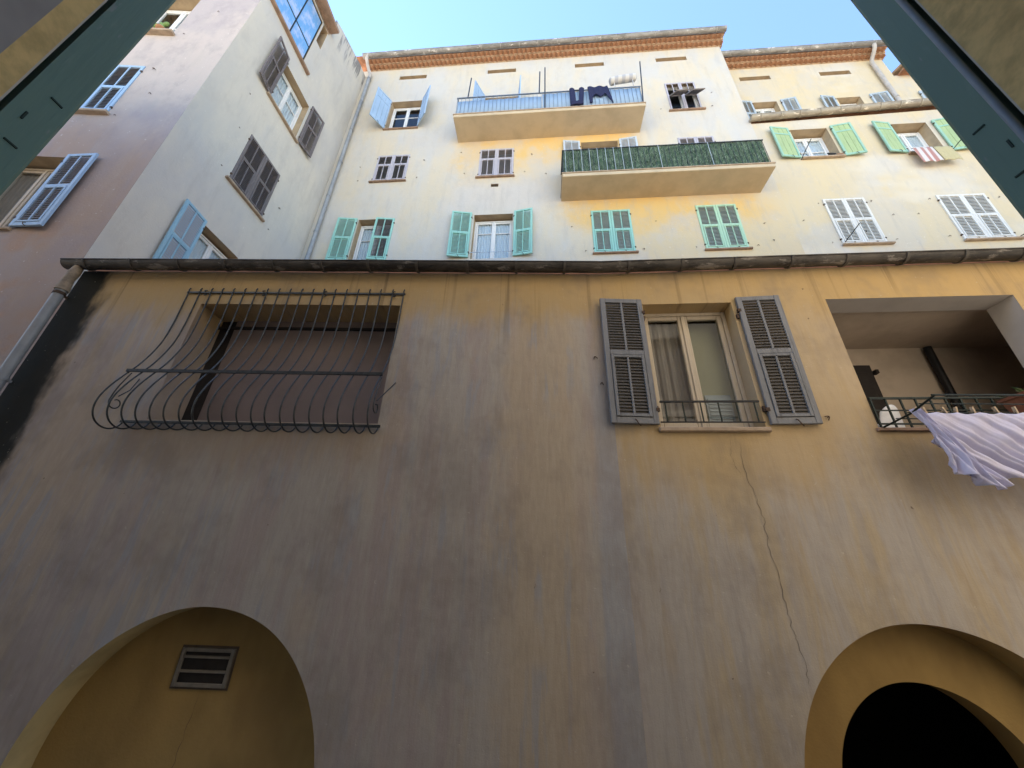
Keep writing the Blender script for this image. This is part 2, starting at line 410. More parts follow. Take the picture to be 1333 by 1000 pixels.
class MB:
    def __init__(s): s.v, s.f, s.sm, s.mi, s.cur = [], [], [], [], 0
    def add(s, vs, fs, smooth=False):
        b = len(s.v); s.v += [tuple(q) for q in vs]
        s.f += [tuple(i + b for i in f) for f in fs]; s.sm += [smooth] * len(fs); s.mi += [s.cur] * len(fs)
        return s
    def box(s, x0, x1, y0, y1, z0, z1):
        return s.add([(x0, y0, z0), (x1, y0, z0), (x1, y1, z0), (x0, y1, z0), (x0, y0, z1), (x1, y0, z1), (x1, y1, z1), (x0, y1, z1)],
                     [(0, 3, 2, 1), (4, 5, 6, 7), (0, 1, 5, 4), (1, 2, 6, 5), (2, 3, 7, 6), (3, 0, 4, 7)])
    def bbox(s, x0, x1, y0, y1, z0, z1, b=0.004):
        """box with its front edges chamfered"""
        b = min(b, (x1 - x0) / 3, (z1 - z0) / 3)
        v = [(x0, y1, z0), (x1, y1, z0), (x1, y1, z1), (x0, y1, z1), (x0, y0 + b, z0), (x1, y0 + b, z0), (x1, y0 + b, z1), (x0, y0 + b, z1),
             (x0 + b, y0, z0 + b), (x1 - b, y0, z0 + b), (x1 - b, y0, z1 - b), (x0 + b, y0, z1 - b)]
        return s.add(v, [(0, 3, 2, 1), (0, 1, 5, 4), (1, 2, 6, 5), (2, 3, 7, 6), (3, 0, 4, 7), (4, 5, 9, 8), (5, 6, 10, 9), (6, 7, 11, 10), (7, 4, 8, 11), (8, 9, 10, 11)])
    def tube(s, path, r, n=8, cap=True):
        path = [Vector(p) for p in path]; rings = []
        t0 = (path[1] - path[0]).normalized()
        a = Vector((0, 0, 1)) if abs(t0.z) < 0.9 else Vector((1, 0, 0))
        nx = t0.cross(a).normalized()
        for i, p in enumerate(path):
            t = (path[min(i + 1, len(path) - 1)] - path[max(i - 1, 0)]).normalized()
            nx = (nx - t * nx.dot(t)).normalized(); ny = t.cross(nx)
            rr = r[i] if isinstance(r, (list, tuple)) else r
            rings.append([p + nx * rr * cos(2 * pi * k / n) + ny * rr * sin(2 * pi * k / n) for k in range(n)])
        vs = [q for g in rings for q in g]; fs = []
        for i in range(len(path) - 1):
            for k in range(n):
                fs.append((i * n + k, i * n + (k + 1) % n, (i + 1) * n + (k + 1) % n, (i + 1) * n + k))
        s.add(vs, fs, True)
        if cap:
            s.add(rings[0], [tuple(range(n))[::-1]]); s.add(rings[-1], [tuple(range(n))])
        return s
    def grid(s, fn, nu, nv, thick=0.0):
        P = [[Vector(fn(i / nu, j / nv)) for i in range(nu + 1)] for j in range(nv + 1)]
        vs = [q for row in P for q in row]; W = nu + 1
        fs = [(j * W + i, j * W + i + 1, (j + 1) * W + i + 1, (j + 1) * W + i) for j in range(nv) for i in range(nu)]
        if thick:
            N = len(vs)
            off = [Vector((0, thick, 0)) for _ in vs]
            vs = vs + [v + o for v, o in zip(vs, off)]
            fs = fs + [tuple(q + N for q in f[::-1]) for f in fs]
            for i in range(nu):
                fs.append((i + 1, i, N + i, N + i + 1)); k = nv * W
                fs.append((k + i, k + i + 1, N + k + i + 1, N + k + i))
            for j in range(nv):
                fs.append((j * W, (j + 1) * W, N + (j + 1) * W, N + j * W)); k = nu
                fs.append(((j + 1) * W + k, j * W + k, N + j * W + k, N + (j + 1) * W + k))
        return s.add(vs, fs, True)
    def lathe(s, prof, n=16, c=(0, 0, 0)):
        vs = [(c[0] + r * cos(2 * pi * k / n), c[1] + r * sin(2 * pi * k / n), c[2] + z) for r, z in prof for k in range(n)]
        fs = [(i * n + k, i * n + (k + 1) % n, (i + 1) * n + (k + 1) % n, (i + 1) * n + k) for i in range(len(prof) - 1) for k in range(n)]
        return s.add(vs, fs, True)
    def mesh(s, name, mats):
        me = bpy.data.meshes.new(name)
        me.from_pydata(s.v, [], s.f)
        for m in (mats if isinstance(mats, (list, tuple)) else [mats]): me.materials.append(m)
        me.polygons.foreach_set('use_smooth', s.sm)
        if any(s.mi): me.polygons.foreach_set('material_index', s.mi)
        me.update()
        return me

def obj(name, me, parent=None, M=None, kind=None, label=None):
    """link a mesh object; M is its world matrix"""
    if isinstance(me, tuple): me = me[0].mesh(name, me[1])
    o = bpy.data.objects.new(name, me); COL.objects.link(o)
    M = M or Matrix()
    o.matrix_basis = M; WM[o] = M
    if parent is not None:
        o.parent = parent; o.matrix_parent_inverse = WM[parent].inverted()
    if kind: o['kind'] = kind
    if label: o['label'] = label
    return o

def thing(name, label, cat, M, group=None):
    o = bpy.data.objects.new(name, None); COL.objects.link(o)
    o.empty_display_size = 0.3
    o.matrix_basis = M; WM[o] = M
    o['label'] = label; o['category'] = cat
    if group: o['group'] = group
    return o

def tag(o, label, cat, group=None):
    o['label'] = label; o['category'] = cat
    if group: o['group'] = group
    return o

T_ = Matrix.Translation
def Rz(a): return Matrix.Rotation(a, 4, 'Z')
def plane(x, y, ang): return T_((x, y, H)) @ Rz(-rad(ang))
# wall planes: local x along the wall (to the right seen from the alley), y into the wall, z up from eye height
PA = plane(0, 4, 1.85)
PB = plane(1.1554, 3.9627, 4.88)
PC = plane(0, 8, 4.8)
PS = plane(-6.3776, 8.5355, -84.7)
PP = plane(-6.7486, 4.5357, -1.0)

def rect(a, b, c, d): return [(a, c), (b, c), (b, d), (a, d)]
def arch(cx, cz, r, zb, n=80):
    pts = []
    for k in range(n + 1):
        a = pi * k / n; q = r * (1 + sin(a) * (.005 * sin(3 * a + cx) + .0018 * sin(8 * a)))
        pts.append((cx + q * cos(a), cz + q * sin(a)))
    return pts + [(cx - r, zb), (cx + r, zb)]

def wall_mesh(outer, holes, y=0.0, mb=None, two=False):
    """front sheet with openings and their reveals; holes: (points, depth)"""
    mb = mb or MB()
    pts, edges = [], []
    def ring(P):
        b = len(pts); pts.extend(Vector(p) for p in P)
        edges.extend((b + i, b + (i + 1) % len(P)) for i in range(len(P)))
    ring(outer)
    for P, d in holes: ring(P)
    V, _, F, *_r = delaunay_2d_cdt(pts, edges, [], 0, 1e-5)
    def inside(p, P):
        r = False
        for i in range(len(P)):
            a, b = P[i], P[i - 1]
            if (a[1] > p[1]) != (b[1] > p[1]) and p[0] < (b[0] - a[0]) * (p[1] - a[1]) / (b[1] - a[1]) + a[0]: r = not r
        return r
    keep = []
    for f in F:
        c = (sum(V[i][0] for i in f) / len(f), sum(V[i][1] for i in f) / len(f))
        if inside(c, outer) and not any(inside(c, P) for P, d in holes):
            a = sum(V[f[i]][0] * V[f[(i + 1) % len(f)]][1] - V[f[(i + 1) % len(f)]][0] * V[f[i]][1] for i in range(len(f)))
            keep.append(tuple(f) if a > 0 else tuple(f[::-1]))
    mb.add([(v[0], y, v[1]) for v in V], keep)
    for P, d in holes:
        if not d: continue
        n = len(P); area = sum(P[i][0] * P[(i + 1) % n][1] - P[(i + 1) % n][0] * P[i][1] for i in range(n))
        vs = [(p[0], y, p[1]) for p in P] + [(p[0], y + d, p[1]) for p in P]
        fs = []
        for i in range(n):
            j = (i + 1) % n
            f = (i, j, n + j, n + i)
            fs.append(f[::-1] if area < 0 else f)
        mb.cur = 1 if two else 0
        mb.add(vs, fs, n > 8)
        mb.cur = 0
    return mb

def shell(mb, outer, depth, y=0.0):
    n = len(outer)
    vs = [(p[0], y, p[1]) for p in outer] + [(p[0], y + depth, p[1]) for p in outer]
    fs = [(i, n + i, n + (i + 1) % n, (i + 1) % n) for i in range(n)] + [tuple(range(n, 2 * n))[::-1]]
    return mb.add(vs, fs)

# ------------------------------------------------------------------ component builders
CACHE = {}

def leaf_meshes(w, h, style, split=0.47, pitch=0.04):
    key = ('leaf', round(w, 2), round(h, 2), style, split, pitch)
    if key in CACHE: return CACHE[key]
    f, l = MB(), MB()
    T = 0.038; S = 0.062 if w > 0.4 else 0.05
    zs = h * (1 - split)
    f.bbox(0, S, 0, T, 0, h); f.bbox(w - S, w, 0, T, 0, h)
    f.bbox(S, w - S, 0.002, T - .002, h - S, h); f.bbox(S, w - S, 0.002, T - .002, 0, S * 1.2)
    if style == 'board':
        zr = h * 0.74
        f.bbox(S, w - S, 0.002, T - .002, zr, zr + S)
        n = 3; l = []
        for a, b in ((S * 1.2, zr), (zr + S, h - S)):
            for k in range(n):
                x0 = S + (w - 2 * S) * k / n; x1 = S + (w - 2 * S) * (k + 1) / n
                l.append(MB().bbox(x0 + 0.003, x1 - 0.003, 0.012, T - .008, a, b, 0.006))
        CACHE[key] = (f, l); return CACHE[key]
    f.bbox(S, w - S, 0.002, T - .002, zs - S * .5, zs + S * .5)
    cols = [(S, w / 2 - .014), (w / 2 + .014, w - S)]
    f.bbox(w / 2 - .014, w / 2 + .014, 0.004, T - .006, zs + S * .5, h - S)
    # lower flap with a frame of its own, standing a little proud
    fs = 0.034
    a0, a1, b0, b1 = S + .006, w - S - .006, S * 1.2 + .006, zs - S * .5 - .006
    f.bbox(a0, a0 + fs, -.008, T - .01, b0, b1); f.bbox(a1 - fs, a1, -.008, T - .01, b0, b1)
    f.bbox(a0 + fs, a1 - fs, -.006, T - .012, b0, b0 + fs); f.bbox(a0 + fs, a1 - fs, -.006, T - .012, b1 - fs, b1)
    f.bbox(w / 2 - .012, w / 2 + .012, -.004, T - .014, b0 + fs, b1 - fs)
    lower = [(a0 + fs, w / 2 - .012), (w / 2 + .012, a1 - fs)]
    def slats(x0, x1, z0, z1):
        n = max(2, int((z1 - z0) / pitch)); p = (z1 - z0) / n
        for k in range(n):
            z = z0 + (k + .5) * p; e = p * 0.56; t = 0.0035
            y0, y1 = 0.006, T - .010
            l.add([(x0, y0, z - e - t), (x1, y0, z - e - t), (x1, y1, z + e * .6 - t), (x0, y1, z + e * .6 - t), (x0, y0, z - e + t), (x1, y0, z - e + t), (x1, y1, z + e * .6 + t), (x0, y1, z + e * .6 + t)],
                  [(0, 3, 2, 1), (4, 5, 6, 7), (0, 1, 5, 4), (2, 3, 7, 6)])
    for x0, x1 in cols: slats(x0, x1, zs + S * .5, h - S)
    for x0, x1 in lower: slats(x0, x1, b0 + fs, b1 - fs)
    CACHE[key] = (f, l)
    return CACHE[key]

def hinge_mesh():
    if 'hg' not in CACHE: CACHE['hg'] = MB().box(-.018, .02, -.006, .03, -.02, .02).mesh('hinge', MT['rust'])
    return CACHE['hg']
def hook_mesh():
    if 'hk' not in CACHE: CACHE['hk'] = MB().tube([(0, -.004, .05), (0, -.03, .03), (.02, -.03, -.01), (.05, -.012, -.03)], .007, 6).mesh('shutter_hook', MT['rust'])
    return CACHE['hk']

def shutter(parent, P, u, z, w, h, mat, lmat, style='louvre', angle=0.0, hinge='l', y=-0.048, name='shutter', split=0.47, pitch=0.04, hw=True, flip=False, label=None):
    """leaf with its lower-left corner at (u, z); angle swings it off the wall about the hinge side"""
    f, l = leaf_meshes(w, h, style, split, pitch)
    fk = ('fm', id(f), mat.name); lk = ('lm', id(l), lmat.name)
    if fk not in CACHE: CACHE[fk] = f.mesh('shutter', mat)
    if lk not in CACHE: CACHE[lk] = [q.mesh('board', lmat) for q in l] if style == 'board' else l.mesh('louvre_panel', lmat)
    if hinge == 'l': M = P @ T_((u, y, z)) @ Rz(-angle)
    else: M = P @ T_((u + w, y, z)) @ Rz(angle) @ T_((-w, 0, 0))
    if flip: M = M @ T_((w, .038, 0)) @ Rz(pi)
    o = obj('shutter', CACHE[fk], parent, M, label=label)
    if style == 'board':
        for q in CACHE[lk]: obj('board', q, o, M)
    else:
        obj('louvre_panel', CACHE[lk], o, M, kind='stuff')
    if hw:
        obj('shutter_hook', hook_mesh(), o, M @ T_((w / 2, 0, 0)))
        for q in (.1, .88): obj('hinge', hinge_mesh(), o, M @ T_((w if hinge == 'r' else 0, 0, h * q)))
    return o

def window(parent, P, u0, u1, z0, z1, depth, mat, curtain='net', transom=None, gap=0.0):
    """two-leaf casement set back in its opening"""
    w, h = u1 - u0, z1 - z0
    key = ('win', round(w, 2), round(h, 2), mat.name, transom)
    M = P @ T_((u0, depth, z0))
    fo, cs = 0.045, 0.06
    if key not in CACHE:
        m = MB()
        m.bbox(0, fo, 0, .07, 0, h, .006); m.bbox(w - fo, w, 0, .07, 0, h, .006)
        m.bbox(fo, w - fo, .002, .068, h - fo, h, .006); m.bbox(fo, w - fo, .002, .068, 0, fo, .006)
        c = w / 2
        for a, b in ((fo + .003, c - .002), (c + .002, w - fo - .003)):
            m.bbox(a, a + cs, .012, .058, fo + .003, h - fo - .003, .008); m.bbox(b - cs, b, .012, .058, fo + .003, h - fo - .003, .008)
            m.bbox(a + cs, b - cs, .014, .056, h - fo - cs, h - fo - .003, .008); m.bbox(a + cs, b - cs, .014, .056, fo + .003, fo + cs + .02, .008)
            if transom:
                m.bbox(a + cs, b - cs, .018, .05, h * transom - .014, h * transom + .014, .006)
        m.bbox(c - .022, c + .022, -.004, .012, fo + .01, h - fo - .01, .006)
        pn = MB(); 
        CACHE[key] = m.mesh('window', mat)
    o = obj('window', CACHE[key], parent, M)
    c = w / 2
    zsp = [fo + cs + .015, h - fo - cs + .005]
    if transom: zsp.insert(1, h * transom)
    for a, b in ((fo + cs - .003, c - cs + .003), (c + cs - .003, w - fo - cs + .003)):
        for z_0, z_1 in zip(zsp[:-1], zsp[1:]):
            k2 = ('pane', round(b - a, 2), round(z_1 - z_0, 2))
            if k2 not in CACHE: CACHE[k2] = MB().box(0, b - a, 0, .005, 0, z_1 - z_0).mesh('pane', MT['glass'])
            obj('pane', CACHE[k2], o, M @ T_((a, .032, z_0)))
    if curtain:
        for side in (0, 1):
            a, b = (fo + .02, c - .01 - gap) if side == 0 else (c + .01 + gap, w - fo - .02)
            ph = random.random() * 6
            m = MB().grid(lambda s, t: (a + (b - a) * s + .008 * sin(9 * t + ph) * (1 - t), .068 + .012 * sin(s * (b - a) * 75 + ph + .6 * sin(5 * t)), h * (.97 - .94 * t)), 36, 8, .004)
            obj('curtain', m.mesh('curtain', MT['curtain_b' if curtain == 'beige' else 'curtain']), o, M)
    return o

def sill(parent, P, u0, u1, z, out=0.06, t=0.05, mat='sill', back=0.28):
    m = MB().bbox(u0, u1, -out, -.001, z - t, z, .01)
    m.box(u0 + .062, u1 - .062, -.0005, back, z - .02, z + .001)
    return obj('sill', m.mesh('sill', MT[mat]), parent, P)

def dog(parent, P, u, z, flip=1):
    if 'dog' not in CACHE:
        m = MB().tube([(0, .02, 0), (0, -.035, 0)], .008, 6)
        m.tube([(-.05, -.04, -.035), (-.02, -.04, .0), (0, -.042, .006), (.012, -.04, -.01), (.02, -.04, -.06)], .008, 6)
        CACHE['dog'] = m.mesh('shutter_catch', MT['rust'])
    return obj('shutter_catch', CACHE['dog'], parent, P @ T_((u, 0, z)) @ Matrix.Rotation(random.uniform(-1.2, 1.2), 4, 'Y') @ Matrix.Scale(random.uniform(.45, .75), 4))

def gutter(parent, P, u0, u1, z, out, r, mat, joint, dz=0.0, name='gutter', depth=1.0):
    """half-round gutter with its rim at z, its joints as sub-parts"""
    n, m = 12, MB()
    L = u1 - u0; a = math.atan2(dz, L); L = math.hypot(L, dz)
    M = P @ T_((u0, -out, z)) @ Matrix.Rotation(-a, 4, 'Y')
    pr = [(-r * cos(pi * k / n), -r * depth * sin(pi * k / n)) for k in range(n + 1)]
    pi_ = [((r - .006) * -cos(pi * k / n), -(r - .006) * depth * sin(pi * k / n)) for k in range(n + 1)]
    ring = pr + pi_[::-1]; q = len(ring)
    segs = max(1, int(L / 0.35))
    vs = []
    rnd = random.Random(int(abs(u0) * 100))
    for i in range(segs + 1):
        d = (rnd.random() - .5) * .008
        vs += [(L * i / segs, y, zz + d) for y, zz in ring]
    fs = [(i * q + k, (i + 1) * q + k, (i + 1) * q + (k + 1) % q, i * q + (k + 1) % q) for i in range(segs) for k in range(q)]
    m.add(vs, fs, True)
    m.tube([(0, -r, .0), (L, -r, .0)], .010, 6)
    m.add([(0, y, zz) for y, zz in pr], [tuple(range(n + 1))]); m.add([(L, y, zz) for y, zz in pr], [tuple(range(n + 1))[::-1]])
    g = obj(name, m.mesh(name, mat), parent, M)
    jm = MB(); R = r + .014
    jr = [(-R * cos(pi * k / n), -R * depth * sin(pi * k / n)) for k in range(n + 1)]
    jv = [(x, y, zz) for x in (-.017, .017) for y, zz in jr]
    jm.add(jv, [(k, n + 1 + k, n + 2 + k, k + 1) for k in range(n)], True)
    j2 = [(x, y * (r - .002) / R, zz * (r - .002) / R) for x in (-.017, .017) for y, zz in jr]
    jm.add([jv[k] for k in range(n + 1)] + [j2[k] for k in range(n + 1)], [(k, k + 1, n + 2 + k, n + 1 + k) for k in range(n)])
    jm.add([jv[k + n + 1] for k in range(n + 1)] + [j2[k + n + 1] for k in range(n + 1)], [(k + 1, k, n + 1 + k, n + 2 + k) for k in range(n)])
    jme = jm.mesh('gutter_joint', mat)
    x = joint * 0.5
    while x < L - .05:
        obj('gutter_joint', jme, g, M @ T_((x + rnd.uniform(-.02, .02), 0, 0)))
        x += joint
    return g

def eaves(parent, P, u0, u1, z, rows=2, y0=0.0):
    """two courses of half-round clay tiles under the roof edge"""
    r = 0.082; pitch = 0.185
    if 'etile' not in CACHE:
        m = MB(); n = 7; L = .30
        def arc(rr, y): return [(rr * cos(pi * k / n), y, rr * sin(pi * k / n)) for k in range(n + 1)]
        a, b, c, d = arc(r, 0), arc(r * .8, 0), arc(r * 1.05, -L), arc(r * .86, -L)
        N = n + 1
        m.add(a + b + c + d, [(k, k + 1, 2 * N + k + 1, 2 * N + k) for k in range(n)], True)
        m.add(b + d, [(k + 1, k, N + k, N + k + 1) for k in range(n)], True)
        m.add(c + d, [(k, k + 1, N + k + 1, N + k) for k in range(n)])
        m.add([a[0], b[0], c[0], d[0], a[-1], b[-1], c[-1], d[-1]], [(0, 2, 3, 1), (4, 5, 7, 6)])
        CACHE['etile'] = m.mesh('eave_tile', MT['terracotta'])
    rnd = random.Random(3)
    n = int((u1 - u0) / pitch)
    for row in range(rows):
        out = 0.16 * (row + 1); zz = z + row * .115
        m = MB().box(u0, u1, y0 - out + .02, y0 + .05, zz + r * 1.05, zz + r * 1.05 + .024)
        m.box(u0, u1, y0 - out + .13, y0 + .05, zz - .0, zz + r * 1.04)
        c = obj('eave_course', m.mesh('eave_course', MT['mortar']), parent, P)
        for k in range(n):
            u = u0 + (k + .5 + (.5 if row else 0)) * (u1 - u0) / n
            if u > u1 - .05: continue
            obj('eave_tile', CACHE['etile'], c, P @ T_((u + rnd.uniform(-.008, .008), y0 - out + .30 + rnd.uniform(-.012, .008), zz + rnd.uniform(-.006, .006))) @ Matrix.Rotation(rnd.uniform(-.04, .04), 4, 'Y'))

def balcony(parent, P, u0, u1, z, out, h, rail_mat, n_bal, t=0.13):
    s = MB().bbox(u0, u1, -out, .02, z, z + t, .012)
    b = obj('balcony', s.mesh('balcony', MT['soffit']), parent, P)
    e = MB().bbox(u0 - .02, u1 + .02, -out - .022, -out + .10, z + t, z + t + .035, .008)
    e.box(u0 - .02, u0 + .08, -out + .10, .0, z + t, z + t + .035); e.box(u1 - .08, u1 + .02, -out + .10, .0, z + t, z + t + .035)
    obj('balcony_edge', e.mesh('balcony_edge', MT['sill']), b, P)
    yo = -out + .05; zt = z + h
    r = MB().box(u0 + .02, u1 - .02, yo - .02, yo + .02, zt - .025, zt)
    r.box(u0 + .02, u0 + .06, yo + .02, .0, zt - .025, zt); r.box(u1 - .06, u1 - .02, yo + .02, .0, zt - .025, zt)
    r.box(u0 + .03, u1 - .03, yo - .01, yo + .01, z + t + .09, z + t + .11)
    obj('handrail', r.mesh('handrail', rail_mat), b, P)
    bm = MB().box(-.006, .006, -.006, .006, z + t + .035, zt - .025).mesh('baluster', rail_mat)
    for k in range(n_bal):
        obj('baluster', bm, b, P @ T_((u0 + .05 + (u1 - u0 - .10) * k / (n_bal - 1), yo, 0)))
    for s_ in (u0 + .04, u1 - .04):
        for k in range(1, 5):
            obj('baluster', bm, b, P @ T_((s_, yo + (out - .06) * k / 5, 0)))
    return b

# ------------------------------------------------------------------ the alley
g = MB().add([(-150, -150, 0), (150, -150, 0), (150, 150, 0), (-150, 150, 0)], [(0, 1, 2, 3)])
o = obj('alley_ground', g.mesh('alley_ground', MT['paving'])); o['kind'] = 'structure'

# ------------------------------------------------------------------ low front building
FB = thing('arcaded_building', 'low ochre and grey stained stucco house with two arches and an iron window grille', 'building', T_((-2, 4.1, 0)))
GZ = -H - 0.02
# left stretch of the facade
BX = 1.156                                  # where the facade turns slightly
ow = rect(-6.12, BX, GZ, 3.60)
holes = [(rect(-4.2, -1.505, 1.40, 3.05), 0.42), (arch(-2.76, -1.72, 1.29, GZ + .01), 0)]
obj('wall', wall_mesh(ow, holes).mesh('wall', MT['front_left']), FB, PA, label='left stretch of stained grey wall')
ow2 = rect(0.0, 9.5, GZ, 3.60)
h2 = [(rect(0.50, 1.60, 1.40, 3.08), 0.30), (rect(2.735, 4.87, 1.40, 3.095), 0), (arch(2.42, -1.64, 1.27, GZ + .01), 0)]
obj('wall', wall_mesh(ow2, h2).mesh('wall', MT['front_right']), FB, PB, label='right stretch of ochre wall with a crack')
# closed core behind both stretches
def loop_shell(pts, z0, z1, name, mat, parent, front=False):
    n = len(pts); m = MB()
    vs = [(x, y, z0) for x, y in pts] + [(x, y, z1) for x, y in pts]
    fs = [(i, (i + 1) % n, n + (i + 1) % n, n + i) for i in range(0 if front else 2, n)]
    fs += [tuple(range(n, 2 * n))]
    m.add(vs, fs)
    return obj(name, m.mesh(name, mat), parent, Matrix())
def wxy(P, u, y=0.0):
    v = P @ Vector((u, y, 0)); return (v.x, v.y)
pA, pM, pB = wxy(PA, -6.12), wxy(PB, 0), wxy(PB, 9.5)
loop_shell([pA, pM, pB, (pB[0] + .3, pB[1] + 3.0), (pM[0], 7.0), (pA[0], 7.15)], 0, H + 3.60, 'rear_wall', MT['own_face'], FB)
m = MB()
za, zb = H + 3.66, H + 4.35
qa, qm, qb = wxy(PA, -6.10, .02), wxy(PB, 0, .02), wxy(PB, 9.6, .02)
ra, rm, rb = wxy(PA, -6.15, 3.0), wxy(PB, 0, 3.0), wxy(PB, 9.6, 3.0)
m.add([(*qa, za), (*qm, za), (*qb, za), (*rb, zb), (*rm, zb), (*ra, zb)], [(0, 1, 4, 5), (1, 2, 3, 4)])
m.add([(*qa, za - .05), (*qm, za - .05), (*qb, za - .05), (*rb, zb - .05), (*rm, zb - .05), (*ra, zb - .05)], [(5, 4, 1, 0), (4, 3, 2, 1)])
m.add([(*qa, za - .05), (*qm, za - .05), (*qb, za - .05), (*qa, za), (*qm, za), (*qb, za)], [(0, 1, 4, 3), (1, 2, 5, 4)])
obj('roof', m.mesh('roof', MT['roof']), FB)
gutter(FB, PA, -6.27, 1.16, 3.645, .105, .088, MT['gutter_dark'], .66)
gutter(FB, PB, 0.0, 9.5, 3.645, .105, .088, MT['gutter_dark'], .68)
# downpipe with clay swan neck
m = MB().tube([(-6.10, -.10, 3.2), (-6.10, -.10, 1.0), (-6.10, -.10, GZ + .05)], .056, 14)
dp = obj('downpipe', m.mesh('downpipe', MT['pipe_grey']), FB, PA)
m = MB().tube([(-6.06, -.105, 3.57), (-6.07, -.11, 3.47), (-6.09, -.11, 3.36), (-6.10, -.10, 3.2)], [.05, .062, .058, .07], 14)
m.tube([(-6.10, -.10, 3.24), (-6.10, -.10, 3.17)], .072, 14)
obj('swan_neck', m.mesh('swan_neck', MT['clay_pipe']), dp, PA)
for zz in (3.12, 1.85, .2):
    m = MB().tube([(-6.10, -.10, zz - .02), (-6.10, -.10, zz + .02)], .064, 14)
    m.box(-6.11, -6.09, -.05, .02, zz - .015, zz + .015)
    obj('pipe_collar', m.mesh('pipe_collar', MT['rust' if zz > 3 else 'pipe_grey']), dp, PA)

# grilled window
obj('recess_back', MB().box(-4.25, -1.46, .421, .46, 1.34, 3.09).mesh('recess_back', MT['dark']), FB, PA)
m = MB().add([(-3.99, .418, 1.405), (-1.506, .418, 1.405), (-1.506, .418, 3.048), (-3.99, .418, 3.048)], [(0, 1, 2, 3)])
m = MB().box(-3.97, -1.507, .395, .4205, 1.404, 3.049)
obj('window_panel', m.mesh('window_panel', MT['roller']), FB, PA, label='plain dull brown closed panel')
obj('panel_head', MB().box(-4.199, -1.506, .365, .3945, 2.90, 2.935).mesh('panel_head', MT['dark']), FB, PA)
obj('sill', MB().bbox(-4.199, -1.506, .03, .41, 1.37, 1.403, .004).mesh('sill', MT['sill_dark']), FB, PA)
prof = [(.012, 3.30), (.022, 3.265), (.015, 3.22), (.012, 2.95), (.012, 2.72), (.03, 2.46), (.075, 2.26), (.14, 2.07), (.215, 1.91), (.30, 1.74), (.36, 1.58), (.378, 1.46), (.36, 1.355), (.30, 1.275), (.21, 1.235), (.12, 1.245), (.05, 1.30), (.02, 1.37)]
def smooth_path(p, k=3):
    out = []
    for i in range(len(p) - 1):
        p0, p1, p2, p3 = (Vector(p[max(0, min(len(p) - 1, i + d))]) for d in (-1, 0, 1, 2))
        for q in range(k):
            t = q / k
            out.append(.5 * ((2 * p1) + (-p0 + p2) * t + (2 * p0 - 5 * p1 + 4 * p2 - p3) * t * t + (-p0 + 3 * p1 - 3 * p2 + p3) * t ** 3))
    return out + [Vector(p[-1])]
m = MB().box(-4.45, -1.46, -.022, -.010, 3.215, 3.24)
gr = obj('window_grille', m.mesh('window_grille', MT['iron']), FB, PA, label='pot-bellied wrought iron window grille')
path = smooth_path([(0, -a, b) for a, b in prof])
bar = MB().tube(path, .0088, 7).mesh('bar', MT['iron'])
for k in range(20):
    obj('bar', bar, gr, PA @ T_((-4.43 + k * 2.95 / 19 + random.uniform(-.006, .006), 0, 0)) @ Rz(random.uniform(-.012, .012)))
obj('cross_bar', MB().box(-4.45, -1.46, -.243, -.224, 1.895, 1.93).mesh('cross_bar', MT['iron']), gr, PA)
obj('cross_bar', MB().box(-4.45, -1.46, -.045, -.02, 1.345, 1.372).mesh('cross_bar', MT['iron']), gr, PA)
hk = MB()
hk.tube([(0, 0, 0), (.0, -.02, .03), (.03, -.02, .03)], .008, 6)
hk.tube([(0, .01, -.02), (.02, -.02, -.045), (.045, -.02, -.035)], .009, 6)
hk = hk.mesh('hook', MT['iron'])
for u in (-4.2, -3.4, -2.55, -1.62): obj('hook', hk, gr, PA @ T_((u, -.01, 3.22)))
for k in range(20):
    obj('rivet', CACHE.setdefault('rivet', MB().lathe([(0, -.016), (.014, -.01), (.016, 0), (.014, .01), (0, .016)], 6).mesh('rivet', MT['iron'])), gr, PA @ T_((-4.43 + k * 2.95 / 19, -.016, 3.228)))
for u, s in ((-4.43, -1), (-1.48, 1)):
    sc = [(u, -.21 + .02, 1.90), (u, -.25, 1.70), (u, -.27, 1.55)]
    for k in range(16):
        a = pi + k * .36; rr = .075 - k * .0028
        sc.append((u, -.195 + rr * cos(a), 1.52 + rr * sin(a)))
    obj('scroll', MB().tube(smooth_path(sc, 2), .007, 6).mesh('scroll', MT['iron']), gr, PA)
    obj('wall_stay', MB().tube([(u, -.20, 1.6), (u + s * .02, -.10, 1.72), (u + s * .10, .01, 1.93)], .006, 6).mesh('wall_stay', MT['iron']), gr, PA)

def reveal(parent, P, pts, d, mat, name, y=0.0005):
    n = len(pts); ar = sum(pts[i][0] * pts[(i + 1) % n][1] - pts[(i + 1) % n][0] * pts[i][1] for i in range(n))
    vs = [(p[0], y, p[1]) for p in pts] + [(p[0], y + d, p[1]) for p in pts]
    fs = [(i, (i + 1) % n, n + (i + 1) % n, n + i) for i in range(n)]
    if ar < 0: fs = [f[::-1] for f in fs]
    return obj(name, MB().add(vs, fs, n > 8).mesh(name, mat), parent, P)
reveal(FB, PA, arch(-2.76, -1.72, 1.29, GZ + .01), .269, MT['arch_lit'], 'arch_soffit')
reveal(FB, PB, arch(2.42, -1.64, 1.27, GZ + .01), .319, MT['arch'], 'arch_soffit')
reveal(FB, PB, rect(2.735, 4.87, 1.40, 3.095), .30, MT['loggia_grey'], 'loggia_reveal')
